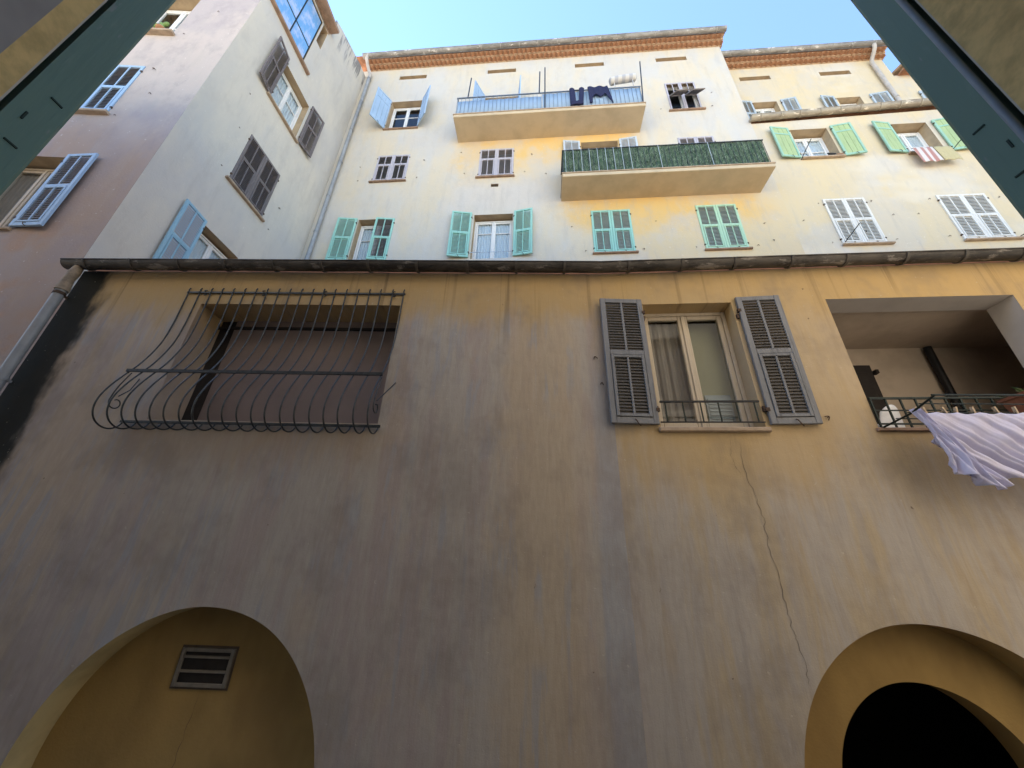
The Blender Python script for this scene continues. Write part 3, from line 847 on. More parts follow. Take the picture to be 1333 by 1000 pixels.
# blind arch with vent
m = MB().add([(-4.3, .27, GZ), (-1.2, .27, GZ), (-1.2, .27, -.3), (-4.3, .27, -.3)], [(0, 1, 2, 3)])
obj('arch_infill', m.mesh('arch_infill', MT['arch']), FB, PA, label='ochre wall filling the arch that holds the vent')
vu0, vu1, vz0, vz1 = -3.06, -2.55, -1.085, -.785
m = MB()
m.bbox(vu0, vu0 + .035, .245, .268, vz0, vz1); m.bbox(vu1 - .035, vu1, .245, .268, vz0, vz1)
m.bbox(vu0 + .035, vu1 - .035, .246, .268, vz0, vz0 + .032); m.bbox(vu0 + .035, vu1 - .035, .246, .268, vz1 - .032, vz1)
ve = obj('air_vent', m.mesh('air_vent', MT['vent']), FB, PA, label='grey metal air vent with slats')
obj('vent_back', MB().box(vu0 + .02, vu1 - .02, .262, .269, vz0 + .02, vz1 - .02).mesh('vent_back', MT['dark']), ve, PA)
obj('vent_surround', MB().box(vu0 - .018, vu1 + .018, .266, .2695, vz0 - .018, vz1 + .018).mesh('vent_surround', MT['crack']), ve, PA)
for zz in (-.975, -.865):
    m = MB().add([(vu0 + .036, .244, zz), (vu1 - .036, .244, zz), (vu1 - .036, .261, zz + .008), (vu0 + .036, .261, zz + .008), (vu0 + .036, .244, zz + .014), (vu1 - .036, .244, zz + .014), (vu1 - .036, .261, zz + .020), (vu0 + .036, .261, zz + .020)], [(0, 3, 2, 1), (4, 5, 6, 7), (0, 1, 5, 4)])
    obj('slat', m.mesh('slat', MT['vent']), ve, PA)
# a hairline below the vent
def crack(parent, P, pts, w, name='crack', y=-.0025, seed=1):
    rnd = random.Random(seed); pp = []
    for i in range(len(pts) - 1):
        for q in range(6):
            t = q / 6
            pp.append((pts[i][0] * (1 - t) + pts[i + 1][0] * t + rnd.uniform(-1, 1) * w * 2.6, pts[i][1] * (1 - t) + pts[i + 1][1] * t))
    pp.append(pts[-1]); m = MB(); vs = []
    for i, (x, z) in enumerate(pp):
        ww = w * (.35 + .9 * rnd.random()) * min(1, .25 + min(i, len(pp) - 1 - i) * .15)
        vs += [(x - ww / 2, y, z), (x + ww / 2, y, z)]
    m.add(vs, [(2 * i, 2 * i + 1, 2 * i + 3, 2 * i + 2) for i in range(len(pp) - 1)])
    return obj(name, m.mesh(name, MT['crack']), parent, P)
crack(FB, PA, [(-2.78, -1.12), (-2.80, -1.4), (-2.83, -1.7), (-2.84, -2.3)], .004, y=.2675, seed=3)
crack(FB, PB, [(1.287, 1.249), (1.268, .962), (1.322, .655), (1.34, .439), (1.323, .232), (1.357, -.027), (1.345, -.241), (1.349, -.416), (1.361, -.527), (1.387, -.715), (1.37, -.83)], .0045)
crack(FB, PB, [(1.20, 1.28), (1.17, 1.1), (1.19, .98), (1.25, .87)], .0028, seed=5)
crack(FB, PB, [(.9, .70), (1.3, .68), (1.6, .74), (2.3, .70), (3.1, .68)], .002, seed=8)

# centre window with grey shutters
window(FB, PB, .50, 1.60, 1.42, 3.08, .20, MT['cream_wood'], None)
wn = [q for q in FB.children if q.name.startswith('window') and not q.name.startswith('window_')]
m = MB().grid(lambda s, t: (.54 + .50 * s, .33 + .016 * sin(s * 26 + .8 * sin(3 * t)) + .006 * sin(s * 71), 3.04 - 1.58 * t), 50, 6, .004)
obj('curtain', m.mesh('curtain', MT['curtain_n']), wn[-1], PB)
m = MB().grid(lambda s, t: (1.05 + .52 * s, .40 + .006 * sin(s * 9), 3.04 - 1.58 * t), 24, 6, .004)
obj('curtain', m.mesh('curtain', MT['room_wall_sheet']), wn[-1], PB)  # added flat sheet in place of the lit wall inside the room
m = MB().box(.45, 1.65, .42, 1.4, 1.38, 3.1)
m = MB().box(1.20, 1.50, .36, .385, 1.45, 1.95)
for k in range(9): m.box(1.22, 1.48, .345, .359, 1.49 + k * .048, 1.515 + k * .048)
obj('inner_blind', m.mesh('inner_blind', MT['pipe_grey']), wn[-1], PB)
rm = MB().add([(0.3, 1.5, 1.0), (2.0, 1.5, 1.0), (2.0, 1.5, 3.3), (.3, 1.5, 3.3), (.3, .31, 1.0), (2.0, .31, 1.0), (2.0, .31, 3.3), (.3, .31, 3.3)], [(0, 1, 2, 3), (0, 4, 5, 1), (3, 2, 6, 7), (1, 5, 6, 2), (4, 0, 3, 7)])
obj('room', rm.mesh('room', plain('room_plaster', c3(.28, .24, .15), .9)), FB, PB)
sill(FB, PB, .47, 1.63, 1.40, .05, .05, 'sill', .20)
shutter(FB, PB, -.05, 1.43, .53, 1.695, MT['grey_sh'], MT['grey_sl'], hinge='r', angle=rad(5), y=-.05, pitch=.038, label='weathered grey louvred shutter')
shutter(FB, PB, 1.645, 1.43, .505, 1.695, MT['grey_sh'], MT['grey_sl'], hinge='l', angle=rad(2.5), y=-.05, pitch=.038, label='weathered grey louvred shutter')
m = MB().box(.52, 1.59, -.03, -.012, 1.695, 1.715).box(.50, 1.60, -.028, -.014, 1.455, 1.468)
wr = obj('window_rail', m.mesh('window_rail', MT['black']), FB, PB)
bm = MB().box(-.006, .006, -.027, -.015, 1.468, 1.695).mesh('baluster', MT['green_iron'])
for k in range(6): obj('baluster', bm, wr, PB @ T_((.575 + k * .192, 0, 0)))
for u, z in ((-.10, 1.95), (2.26, 1.52), (-.16, 2.3)): dog(FB, PB, u, z)
for u in (.485, 1.625):
    for z in (1.62, 2.85): obj('hinge', CACHE.setdefault('hinge', MB().box(-.012, .012, -.03, .0, -.03, .03).mesh('hinge', MT['rust'])), FB, PB @ T_((u, 0, z)))

# loggia
LU0, LU1, LY0, LY1, LZ0, LZ1 = 2.2, 6.4, .30, 1.35, .80, 3.16
m = MB()
m.add([(LU0, LY0, LZ0), (LU1, LY0, LZ0), (LU1, LY1, LZ0), (LU0, LY1, LZ0), (LU0, LY0, LZ1), (LU1, LY0, LZ1), (LU1, LY1, LZ1), (LU0, LY1, LZ1)],
      [(0, 1, 2, 3), (4, 7, 6, 5), (3, 2, 6, 7), (0, 3, 7, 4), (2, 1, 5, 6)])
wall_mesh(rect(LU0, LU1, LZ0, LZ1), [(rect(2.735, 4.87, 1.40, 3.095), 0)], LY0 + .001, m)
lg = obj('loggia', m.mesh('loggia', MT['loggia']), FB, PB, label='shaded open loggia')
m = MB().bbox(3.62, 4.12, 1.30, 1.345, .81, 2.85, .01); m.bbox(3.70, 4.04, 1.285, 1.30, 1.75, 2.72, .01); m.box(4.14, 4.18, 1.27, 1.34, 2.70, 2.76)
obj('door', m.mesh('door', MT['dark']), lg, PB, label='dark wooden door')
m = MB().tube([(5.0, 1.27, 3.12), (5.0, 1.27, 1.9), (5.0, 1.27, .85)], .05, 12)
obj('inner_pipe', m.mesh('inner_pipe', MT['black']), lg, PB, label='black vertical pipe')
m = MB().box(2.74, 4.86, -.03, -.005, 1.725, 1.745).box(2.74, 4.86, -.026, -.008, 1.435, 1.45).box(2.74, 4.86, -.026, -.008, 1.59, 1.60)
rl = obj('loggia_railing', m.mesh('loggia_railing', MT['green_iron']), FB, PB)
bm = MB().box(-.007, .007, -.025, -.009, 1.40, 1.725).mesh('baluster', MT['green_iron'])
for k in range(15): obj('baluster', bm, rl, PB @ T_((2.75 + k * .15, 0, 0)))
obj('sill', MB().bbox(2.70, 4.90, -.035, -.001, 1.365, 1.40, .006).mesh('sill', MT['sill_dark']), FB, PB)

# right arch: recessed wall with an inner arch into a dark passage
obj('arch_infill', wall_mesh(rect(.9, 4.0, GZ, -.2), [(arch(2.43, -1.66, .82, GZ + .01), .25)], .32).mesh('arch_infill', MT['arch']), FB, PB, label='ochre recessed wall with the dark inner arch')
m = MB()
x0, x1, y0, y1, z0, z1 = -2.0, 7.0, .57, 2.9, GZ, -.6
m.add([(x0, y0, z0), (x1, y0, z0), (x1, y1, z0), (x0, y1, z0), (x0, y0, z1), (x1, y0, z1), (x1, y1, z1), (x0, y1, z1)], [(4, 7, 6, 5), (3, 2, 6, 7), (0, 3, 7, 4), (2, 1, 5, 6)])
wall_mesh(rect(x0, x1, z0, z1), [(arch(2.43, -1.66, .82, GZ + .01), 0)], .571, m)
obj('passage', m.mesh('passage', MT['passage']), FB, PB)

# ------------------------------------------------------------------ tall rear building
TB = thing('tall_cream_house', 'tall cream stucco house with two long balconies and clay tiled eaves', 'building', T_((0, 8.3, 0)))
SILL4, TOP4 = 7.85, 9.57
th = [(rect(-4.93, -3.77, SILL4, 9.56), .26), (rect(-1.30, -.12, 7.80, 9.56), .26), (rect(2.19, 3.32, SILL4, 9.53), .2), (rect(5.19, 6.31, SILL4, 9.57), .2),
      (rect(-4.87, -3.74, 11.31, 12.67), .2), (rect(-1.31, -.16, 11.28, 12.71), .2), (rect(2.08, 3.28, 10.2, 12.80), .24), (rect(5.2, 6.33, 10.2, 12.76), .2),
      (rect(-4.93, -3.73, 14.18, 15.92), .26), (rect(-1.31, -.08, 13.4, 15.78), .26), (rect(5.24, 6.29, 14.27, 15.95), .2)]
vents = [(-4.91, -3.80), (-1.33, -.20), (2.10, 3.21), (5.17, 6.31)]
th += [(rect(a, b, 17.47, 17.72), .16) for a, b in vents]
th += [(rect(-.86, -.62, 10.80, 10.94), .12)]
tw = rect(-7.2, 7.655, GZ, 18.30)
m = wall_mesh(tw, th, two=True); shell(m, tw, 6.0)
obj('wall', m.mesh('wall', [MT['tall'], MT['reveal']]), TB, PC)
for a, b in vents: obj('attic_vent', MB().box(a - .02, b + .02, .155, .18, 17.45, 17.74).mesh('attic_vent', MT['reveal_tan']), TB, PC)
m = MB().box(-.88, -.60, .11, .14, 10.78, 10.96)
ag = obj('air_grate', m.mesh('air_grate', MT['dark']), TB, PC)
obj('grate_bar', MB().box(-.86, -.62, -.004, .004, 10.86, 10.875).box(-.80, -.79, -.004, .004, 10.80, 10.94).box(-.70, -.69, -.004, .004, 10.80, 10.94).mesh('grate_bar', MT['rust']), ag, PC)
# row above the low roof
window(TB, PC, -4.93, -3.77, SILL4, 9.52, .20, MT['pvc'], 'net', .62)
shutter(TB, PC, -5.56, 7.86, .60, 1.73, MT['teal'], MT['teal_l'], hinge='r', angle=rad(6), pitch=.05, label='teal shutter folded back')
shutter(TB, PC, -4.34, 7.86, .57, 1.69, MT['teal'], MT['grey_sl'], hinge='r', y=-.02, pitch=.05, angle=rad(7), label='closed teal shutter leaf')  # dark grey slats put the louvre shadow into the colour
window(TB, PC, -1.30, -.12, 7.80, 9.50, .20, MT['pvc'], 'net', .70)
shutter(TB, PC, -1.96, 7.83, .60, 1.80, MT['teal'], MT['teal_l'], hinge='r', angle=rad(9), pitch=.05, label='teal shutter folded back')
shutter(TB, PC, -.085, 7.83, .56, 1.80, MT['teal'], MT['teal_l'], hinge='l', angle=rad(9), pitch=.05, label='teal shutter folded back')
obj('window_rail', MB().box(-1.31, -.11, -.02, -.008, 8.02, 8.035).mesh('window_rail', MT['pale_blue']), TB, PC)
for a, b, zt, mt_ in ((2.19, 3.32, 9.53, 'teal'), (5.19, 6.31, 9.57, 'mint')):
    wd = (b - a) / 2
    shutter(TB, PC, a, 7.86, wd - .003, zt - 7.87, MT[mt_], MT['slat_mint'], hinge='l', y=-.02, pitch=.05, label='closed pale green shutter leaf')
    shutter(TB, PC, a + wd + .003, 7.86, wd - .003, zt - 7.87, MT[mt_], MT['slat_mint'], hinge='r', y=-.02, pitch=.05, label='closed pale green shutter leaf')
    sill(TB, PC, a - .05, b + .06, 7.85, .07, .05, 'sill_dark', .1)
# closed brown-grey pairs of the middle storey
for a, b, z0, z1, fm in ((-4.87, -3.74, 11.31, 12.67, 'lilac'), (-1.31, -.16, 11.28, 12.71, 'lilac')):
    wd = (b - a) / 2
    for k, hg in ((0, 'l'), (1, 'r')):
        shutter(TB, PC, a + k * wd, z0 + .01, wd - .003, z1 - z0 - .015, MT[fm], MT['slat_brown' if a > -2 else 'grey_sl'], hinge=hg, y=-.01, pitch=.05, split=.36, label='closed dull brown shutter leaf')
    sill(TB, PC, a - .07, b + .05, z0, .07, .05, 'sill_dark', .1)
# balcony doors of the middle storey
shutter(TB, PC, 1.48, 10.25, .56, 2.58, MT['pale_blue'], MT['pale_blue'], hinge='r', angle=rad(6), pitch=.06)
shutter(TB, PC, 3.32, 10.25, .56, 2.58, MT['pale_blue'], MT['pale_blue'], hinge='l', angle=rad(6), pitch=.06)
window(TB, PC, 2.08, 3.28, 10.2, 12.74, .2, MT['pvc'], 'net')
for k, hg in ((0, 'l'), (1, 'r')):
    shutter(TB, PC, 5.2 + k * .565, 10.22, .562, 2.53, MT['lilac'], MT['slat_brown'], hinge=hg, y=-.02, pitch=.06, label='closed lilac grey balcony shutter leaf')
# top storey
window(TB, PC, -4.93, -3.73, 14.18, 15.86, .20, MT['pvc'], None, .62)
shutter(TB, PC, -5.53, 14.19, .60, 1.74, MT['blue'], MT['blue'], style='board', hinge='r', angle=rad(57), label='blue shutter standing half open')
shutter(TB, PC, -3.73, 14.19, .60, 1.74, MT['blue'], MT['blue'], style='board', hinge='l', angle=rad(47), label='blue shutter standing half open')
sill(TB, PC, -4.98, -3.68, 14.18, .06, .05, 'sill_dark', .2)
window(TB, PC, -1.31, -.08, 13.4, 15.72, .20, MT['pvc'], 'net')
shutter(TB, PC, -1.91, 13.42, .60, 2.42, MT['blue'], MT['blue'], style='board', hinge='r', angle=rad(62), label='blue balcony shutter standing half open')
shutter(TB, PC, -.08, 13.42, .60, 2.42, MT['blue'], MT['blue'], style='board', hinge='l', angle=rad(80), label='blue balcony shutter standing half open')
# dark window whose shutter flaps are pushed out
window(TB, PC, 5.24, 6.29, 14.27, 15.90, .10, MT['pvc'], None)
for k in (0, 1):
    a = 5.245 + k * .525; wd = .52
    key = 'flapleaf'
    if key not in CACHE:
        f, l = MB(), MB(); hh = 1.67; S = .055; zs = .86
        f.bbox(0, S, 0, .038, 0, hh); f.bbox(wd - S, wd, 0, .038, 0, hh); f.bbox(S, wd - S, .002, .036, hh - S, hh); f.bbox(S, wd - S, .002, .036, 0, S); f.bbox(S, wd - S, .002, .036, zs, zs + S)
        f.bbox(wd / 2 - .014, wd / 2 + .014, .004, .034, zs + S, hh - S)
        for q in range(14):
            z = zs + S + .03 + q * .05
            l.add([(S, .006, z - .02), (wd - S, .006, z - .02), (wd - S, .03, z + .02), (S, .03, z + .02)], [(0, 1, 2, 3), (3, 2, 1, 0)])
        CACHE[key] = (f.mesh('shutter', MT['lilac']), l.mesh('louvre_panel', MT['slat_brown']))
        fl = MB(); F = .035; W2 = wd - 2 * S - .01; L2 = zs - S - .01
        fl.bbox(0, F, -.02, .012, -L2, 0); fl.bbox(W2 - F, W2, -.02, .012, -L2, 0); fl.bbox(F, W2 - F, -.018, .01, -F, 0); fl.bbox(F, W2 - F, -.018, .01, -L2, -L2 + F)
        for q in range(15):
            z = -L2 + F + .02 + q * .046
            fl.add([(F, -.015, z - .018), (W2 - F, -.015, z - .018), (W2 - F, .008, z + .018), (F, .008, z + .018)], [(0, 1, 2, 3), (3, 2, 1, 0)])
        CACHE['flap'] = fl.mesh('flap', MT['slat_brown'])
    Mx = PC @ T_((a, -.02, 14.275))
    so = obj('shutter', CACHE[key][0], TB, Mx, label='brown shutter with its lower flap pushed out')
    obj('louvre_panel', CACHE[key][1], so, Mx, kind='stuff')
    obj('flap', CACHE['flap'], so, Mx @ T_((.06, .0, .855)) @ Matrix.Rotation(-rad(38), 4, 'X'))
sill(TB, PC, 5.16, 6.38, 14.27, .07, .05, 'sill_dark', .08)
# catches beside the openings
for u, z in ((-5.35, 11.4), (-3.35, 11.42), (-3.2, 12.3), (-5.4, 12.1), (-1.75, 11.5), (.22, 11.45), (.45, 12.3), (-1.95, 12.6), (1.95, 7.95), (3.55, 7.95), (4.95, 7.95), (6.55, 7.95), (1.6, 8.9), (4.0, 9.0), (6.9, 8.75), (4.9, 14.4), (6.62, 14.4), (6.75, 15.2), (.9, 11.3), (7.0, 8.1)): dog(TB, PC, u, z)
# eaves, gutter, roof
eaves(TB, PC, -6.35, 7.75, 18.26)
gutter(TB, PC, -6.45, 7.80, 18.58, .40, .098, MT['gutter_grey'], .75, depth=1.1)
m = MB()
m.add([(-6.9, -.40, 18.60), (7.82, -.40, 18.60), (7.82, 4.5, 20.3), (-6.9, 4.5, 20.3), (-6.9, -.40, 18.54), (7.82, -.40, 18.54), (7.82, 4.5, 20.24), (-6.9, 4.5, 20.24)], [(0, 1, 2, 3), (7, 6, 5, 4), (4, 5, 1, 0), (5, 6, 2, 1), (7, 4, 0, 3)])
m.add([(7.655, 0, 18.3), (7.655, 6, 18.3), (7.655, 4.5, 20.2)], [(0, 1, 2)])
obj('roof', m.mesh('roof', MT['roof']), TB, PC)
# downpipe in the corner
m = MB().tube([(-6.13, -.10, 17.55), (-6.13, -.10, 12.0), (-6.10, -.10, 4.4)], .062, 12)
dp = obj('downpipe', m.mesh('downpipe', MT['pipe_grey']), TB, PC)
m = MB().tube(smooth_path([(-6.25, -.42, 18.47), (-6.25, -.40, 18.30), (-6.20, -.2, 18.0), (-6.13, -.11, 17.8), (-6.13, -.10, 17.55)]), .062, 12)
obj('swan_neck', m.mesh('swan_neck', MT['pipe_pale']), dp, PC)
pc = MB().tube([(0, 0, -.025), (0, 0, .025)], .072, 12).mesh('pipe_collar', MT['pipe_grey'])
for z in (17.5, 15.9, 14.1, 12.3, 10.6, 9.0): obj('pipe_collar', pc, dp, PC @ T_((-6.12, -.10, z)))

# upper balcony with blue screen
b1 = balcony(TB, PC, -2.12, 4.05, 13.17, .83, 1.17, MT['rail_blue'], 46)
m = MB().grid(lambda s, t: (.80 + 3.2 * s, -.765 + .006 * sin(s * 60), 13.36 + .93 * t), 60, 2, .004)
obj('balcony_screen', m.mesh('balcony_screen', MT['screen_b']), b1, PC, label='taut blue cloth screen')
m = MB().grid(lambda s, t: (-2.06 + 2.84 * s, -.765 + .006 * sin(s * 60), 13.36 + .80 * t), 60, 2, .004)
obj('balcony_screen', m.mesh('balcony_screen', MT['screen_b']), b1, PC, label='lower blue cloth screen')
for u, z0, z1 in ((-1.72, 14.32, 15.5), (.70, 14.32, 15.6), (.88, 13.4, 15.85), (4.0, 13.4, 15.8)):
    obj('post', MB().tube([(u, -.80, z0), (u + (.03 if u < 4 else .18), -.80, z1)], .022, 8).mesh('post', MT['iron']), b1, PC)
# lower balcony with reed screen
b2 = balcony(TB, PC, 1.34, 7.13, 10.0, .81, 1.24, MT['iron'], 40)
m = MB(); rnd = random.Random(11)
m.box(1.40, 7.06, -.742, -.728, 10.17, 11.21)
m.box(1.385, 1.40, -.74, -.02, 10.17, 11.21); m.box(7.06, 7.075, -.74, -.02, 10.17, 11.21)
hs = obj('reed_screen', m.mesh('reed_screen', MT['hedge']), b2, PC, label='green artificial hedge screen')
for mt_, seed, cnt in (('hedge', 1, 7000), ('hedge2', 2, 8000)):
    m = MB(); rnd = random.Random(seed); vs = []; fs = []
    for k in range(cnt):
        u = rnd.uniform(1.40, 7.06); z = rnd.uniform(10.18, 11.22); l = rnd.uniform(.03, .085); a = rnd.gauss(0, .7); o_ = rnd.uniform(.008, .05); ww = rnd.uniform(.003, .007)
        n0 = len(vs); y = -.745
        vs += [(u - ww, y, z), (u + ww, y, z), (u + l * sin(a), y - o_, z + l * cos(a))]
        fs.append((n0, n0 + 1, n0 + 2))
    m.add(vs, fs)
    obj('reed_blades', m.mesh('reed_blades', MT[mt_]), hs, PC, kind='stuff')
pst = MB().box(-.006, .006, -.80, -.788, 10.16, 11.22).mesh('screen_batten', MT['greyblue'])
for k in range(9): obj('screen_batten', pst, hs, PC @ T_((1.45 + k * .235, 0, 0)))
for u in (4.15, 5.55): obj('screen_batten', pst, hs, PC @ T_((u, 0, 0)))

# ------------------------------------------------------------------ right-hand rear building
RB = thing('stepped_yellow_house', 'yellow cream house with stepped back top storey and green board shutters', 'building', T_((12, 7.5, 0)))
rh = [(rect(8.69, 9.80, 7.87, 9.60), .2), (rect(11.66, 12.90, 7.89, 9.57), .2), (rect(8.74, 9.86, 11.42, 12.87), .34), (rect(11.75, 12.80, 11.42, 12.88), .34)]
rw = rect(7.656, 20, GZ, 13.30)
rwp = [(7.656, GZ), (20, GZ), (20, 13.74), (7.656, 13.30)]
m = wall_mesh(rwp, rh, .012, two=True); shell(m, rwp, 6.0, .012)
obj('wall', m.mesh('wall', [MT['right'], MT['reveal']]), RB, PC)
for a, b, z0, z1 in ((8.69, 9.80, 7.88, 9.60), (11.66, 12.90, 7.90, 9.57)):
    wd = (b - a) / 2
    for k, hg in ((0, 'l'), (1, 'r')):
        shutter(RB, PC, a + k * wd, z0, wd - .003, z1 - z0, MT['white'], MT['white_sl'], hinge=hg, y=-.02, pitch=.05, label='closed white louvred shutter leaf')
    sill(RB, PC, a - .03, b + .12, z0 - .01, .08, .05, 'sill', .1)
for a, b, l0, l1, r0_, r1 in ((8.74, 9.86, 8.06, 8.66, 9.93, 10.49), (11.75, 12.80, 11.13, 11.69, 12.93, 13.48)):
    window(RB, PC, a, b, 11.42, 12.80, .27, MT['pvc'], 'net', .5)
    shutter(RB, PC, l0, 11.42, l1 - l0, 1.48, MT['green'], MT['green_b'], style='board', hinge='r', angle=rad(8), y=-.05, label='green board shutter folded back')
    shutter(RB, PC, r0_, 11.42, r1 - r0_, 1.48, MT['green'], MT['green_b'], style='board', hinge='l', angle=rad(8), y=-.05, label='green board shutter folded back')
    sill(RB, PC, a - .06, b + .04, 11.42, .08, .05, 'sill', .27)
for u, z, o_, du, dz in ((8.66, 11.38, .62, -.1, .0), (8.76, 7.95, .62, -.08, .0), (12.93, 11.45, .62, -.1, .0), (12.9, 7.9, .6, .1, 0)):
    obj('drying_rod', MB().tube([(u, .02, z), (u + du, -o_, z + dz)], .011, 8).mesh('drying_rod', MT['black']), RB, PC)
for u, z in ((8.45, 7.95), (10.05, 8.0), (10.3, 8.9), (10.95, 8.9), (7.95, 8.8), (11.35, 8.05), (13.2, 9.4), (11.45, 9.45), (8.55, 9.45), (9.95, 9.45), (9.4, 8.3)): dog(RB, PC, u, z)
gutter(RB, PC, 7.60, 20, 13.44, .10, .115, MT['gutter_tan'], .62, dz=.68, depth=1.1)
m = MB().add([(7.66, -.06, 13.42), (20, -.06, 14.1), (20, 1.2, 14.4), (7.66, 1.2, 13.75)], [(0, 1, 2, 3)])
obj('lower_roof', m.mesh('lower_roof', MT['roof']), RB, PC)
# set-back storey
SB = PC @ T_((0, .6, 0))
sh = [(rect(8.50, 9.36, 13.9, 15.55), .24), (rect(11.42, 12.22, 13.9, 15.53), .24), (rect(8.42, 9.55, 17.0, 17.25), .16), (rect(11.34, 12.44, 17.0, 17.25), .16)]
swp = rect(7.656, 13.80, 13.2, 17.86)
m = wall_mesh(swp, sh, two=True); shell(m, swp, 5.0)
obj('upper_wall', m.mesh('upper_wall', [MT['right'], MT['reveal']]), RB, SB)
for a, b in ((8.42, 9.55), (11.34, 12.44)): obj('attic_vent', MB().box(a - .02, b + .02, .155, .18, 16.98, 17.28).mesh('attic_vent', MT['reveal_tan']), RB, SB)
window(RB, SB, 8.50, 9.36, 13.9, 15.5, .2, MT['pvc'], 'net', .5)
window(RB, SB, 11.42, 12.22, 13.9, 15.48, .2, MT['pvc'], 'net', .5)
for u, wd in ((8.03, .44), (9.48, .5), (10.82, .5), (12.52, .56), (14.16, .5)):
    shutter(RB, SB, u, 13.95, wd, 1.63, MT['greyblue'], MT['greyblue'], hinge='r' if u in (8.03, 10.82) else 'l', angle=rad(7), pitch=.05, label='pale grey-blue shutter folded back')
eaves(RB, SB, 7.70, 13.85, 17.82)
gutter(RB, SB, 7.70, 13.95, 18.14, .40, .098, MT['gutter_grey'], .75, depth=1.1)
m = MB().add([(7.7, -.40, 18.16), (13.95, -.40, 18.16), (13.95, 4, 19.5), (7.7, 4, 19.5), (7.7, -.40, 18.10), (13.95, -.40, 18.10), (13.95, 4, 19.44), (7.7, 4, 19.44)], [(0, 1, 2, 3), (7, 6, 5, 4), (4, 5, 1, 0), (5, 6, 2, 1)])
obj('roof', m.mesh('roof', MT['roof']), RB, SB)
m = MB().tube(smooth_path([(13.28, -.42, 18.02), (13.28, -.38, 17.85), (13.27, -.14, 17.6), (13.26, -.09, 17.45)]), .065, 12)
m2 = MB().tube([(13.26, -.09, 17.5), (13.25, -.09, 15.6), (13.22, -.09, 13.8)], .065, 12)
dp = obj('downpipe', m2.mesh('downpipe', MT['pipe_pale']), RB, SB)
obj('swan_neck', m.mesh('swan_neck', MT['pipe_pale']), dp, SB)
obj('pipe_collar', CACHE.setdefault('pcp', MB().tube([(0, 0, -.03), (0, 0, .03)], .078, 12).mesh('pipe_collar', MT['pipe_pale'])), dp, SB @ T_((13.24, -.09, 15.2)))
# lower stretch beyond it, with a little gabled dormer
swp = rect(13.801, 20, 13.2, 16.72)
m = wall_mesh(swp, [], .01); shell(m, swp, 4.0, .01)
obj('upper_wall', m.mesh('upper_wall', MT['right']), RB, SB)
m = MB().add([(13.95, -.25, 16.62), (20, -.25, 16.62), (20, 3, 17.6), (13.95, 3, 17.6), (13.95, -.25, 16.68), (20, -.25, 16.68), (20, 3, 17.66), (13.95, 3, 17.66)], [(0, 3, 2, 1), (4, 5, 6, 7), (0, 1, 5, 4), (3, 0, 4, 7)])
obj('roof', m.mesh('roof', MT['roof']), RB, SB)
m = MB().box(14.35, 15.6, .0, .9, 16.7, 17.25)
m.add([(14.25, -.22, 17.2), (15.7, -.22, 17.2), (15.7, 1, 17.6), (14.25, 1, 17.6), (14.25, -.22, 17.3), (15.7, -.22, 17.3), (15.7, 1, 17.7), (14.25, 1, 17.7)], [(0, 3, 2, 1), (4, 5, 6, 7), (0, 1, 5, 4), (3, 0, 4, 7)])
obj('dormer', m.mesh('dormer', MT['mortar']), RB, SB)

# ------------------------------------------------------------------ left building
LB = thing('corner_house', 'tall corner house, pinkish towards the alley and pale grey on its side', 'building', T_((-7.5, 6, 0)))
so_ = [(-4.02, GZ), (0.6, GZ), (0.6, 17.95), (-.4, 17.85), (-1.7, 17.38), (-2.05, 17.2), (-2.05, 16.2), (-4.02, 16.2)]
sh = [(rect(-2.74, -1.63, 7.80, 9.46), .2), (rect(-2.82, -1.67, 11.0, 12.62), .26), (rect(-2.72, -1.75, 4.4, 6.35), .26), (rect(-3.86, -2.42, 13.52, 16.0), .12), (rect(-2.36, -2.12, 15.0, 16.05), .5)]
m = wall_mesh(so_, sh, two=True)
obj('side_wall', m.mesh('side_wall', [MT['side'], MT['reveal']]), LB, PS, label='pale grey side wall')
wd = 1.11 / 2
for k, hg in ((0, 'l'), (1, 'r')):
    shutter(LB, PS, -2.74 + k * wd, 7.81, wd - .003, 1.64, MT['brown'], MT['brown_sl'], hinge=hg, y=-.02, pitch=.05, label='closed worn brown shutter leaf')
sill(LB, PS, -2.82, -1.56, 7.80, .08, .05, 'sill', .1)
window(LB, PS, -2.82, -1.67, 11.0, 12.58, .2, MT['pvc'], 'net', .62)
shutter(LB, PS, -3.33, 11.0, .53, 1.82, MT['brown'], MT['brown_sl'], hinge='r', angle=rad(10), pitch=.05, label='worn brown shutter folded back')
shutter(LB, PS, -1.60, 11.05, .53, 1.76, MT['brown'], MT['brown_sl'], hinge='l', angle=rad(10), pitch=.05, label='worn brown shutter folded back')
sill(LB, PS, -2.90, -1.58, 11.0, .08, .05, 'sill', .2)
window(LB, PS, -2.72, -1.75, 4.4, 6.30, .2, MT['pvc'], 'net', .55)
shutter(LB, PS, -3.28, 4.6, .55, 1.83, MT['sky_blue'], MT['pale_blue'], hinge='r', angle=rad(6), pitch=.05, label='light blue louvred shutter')
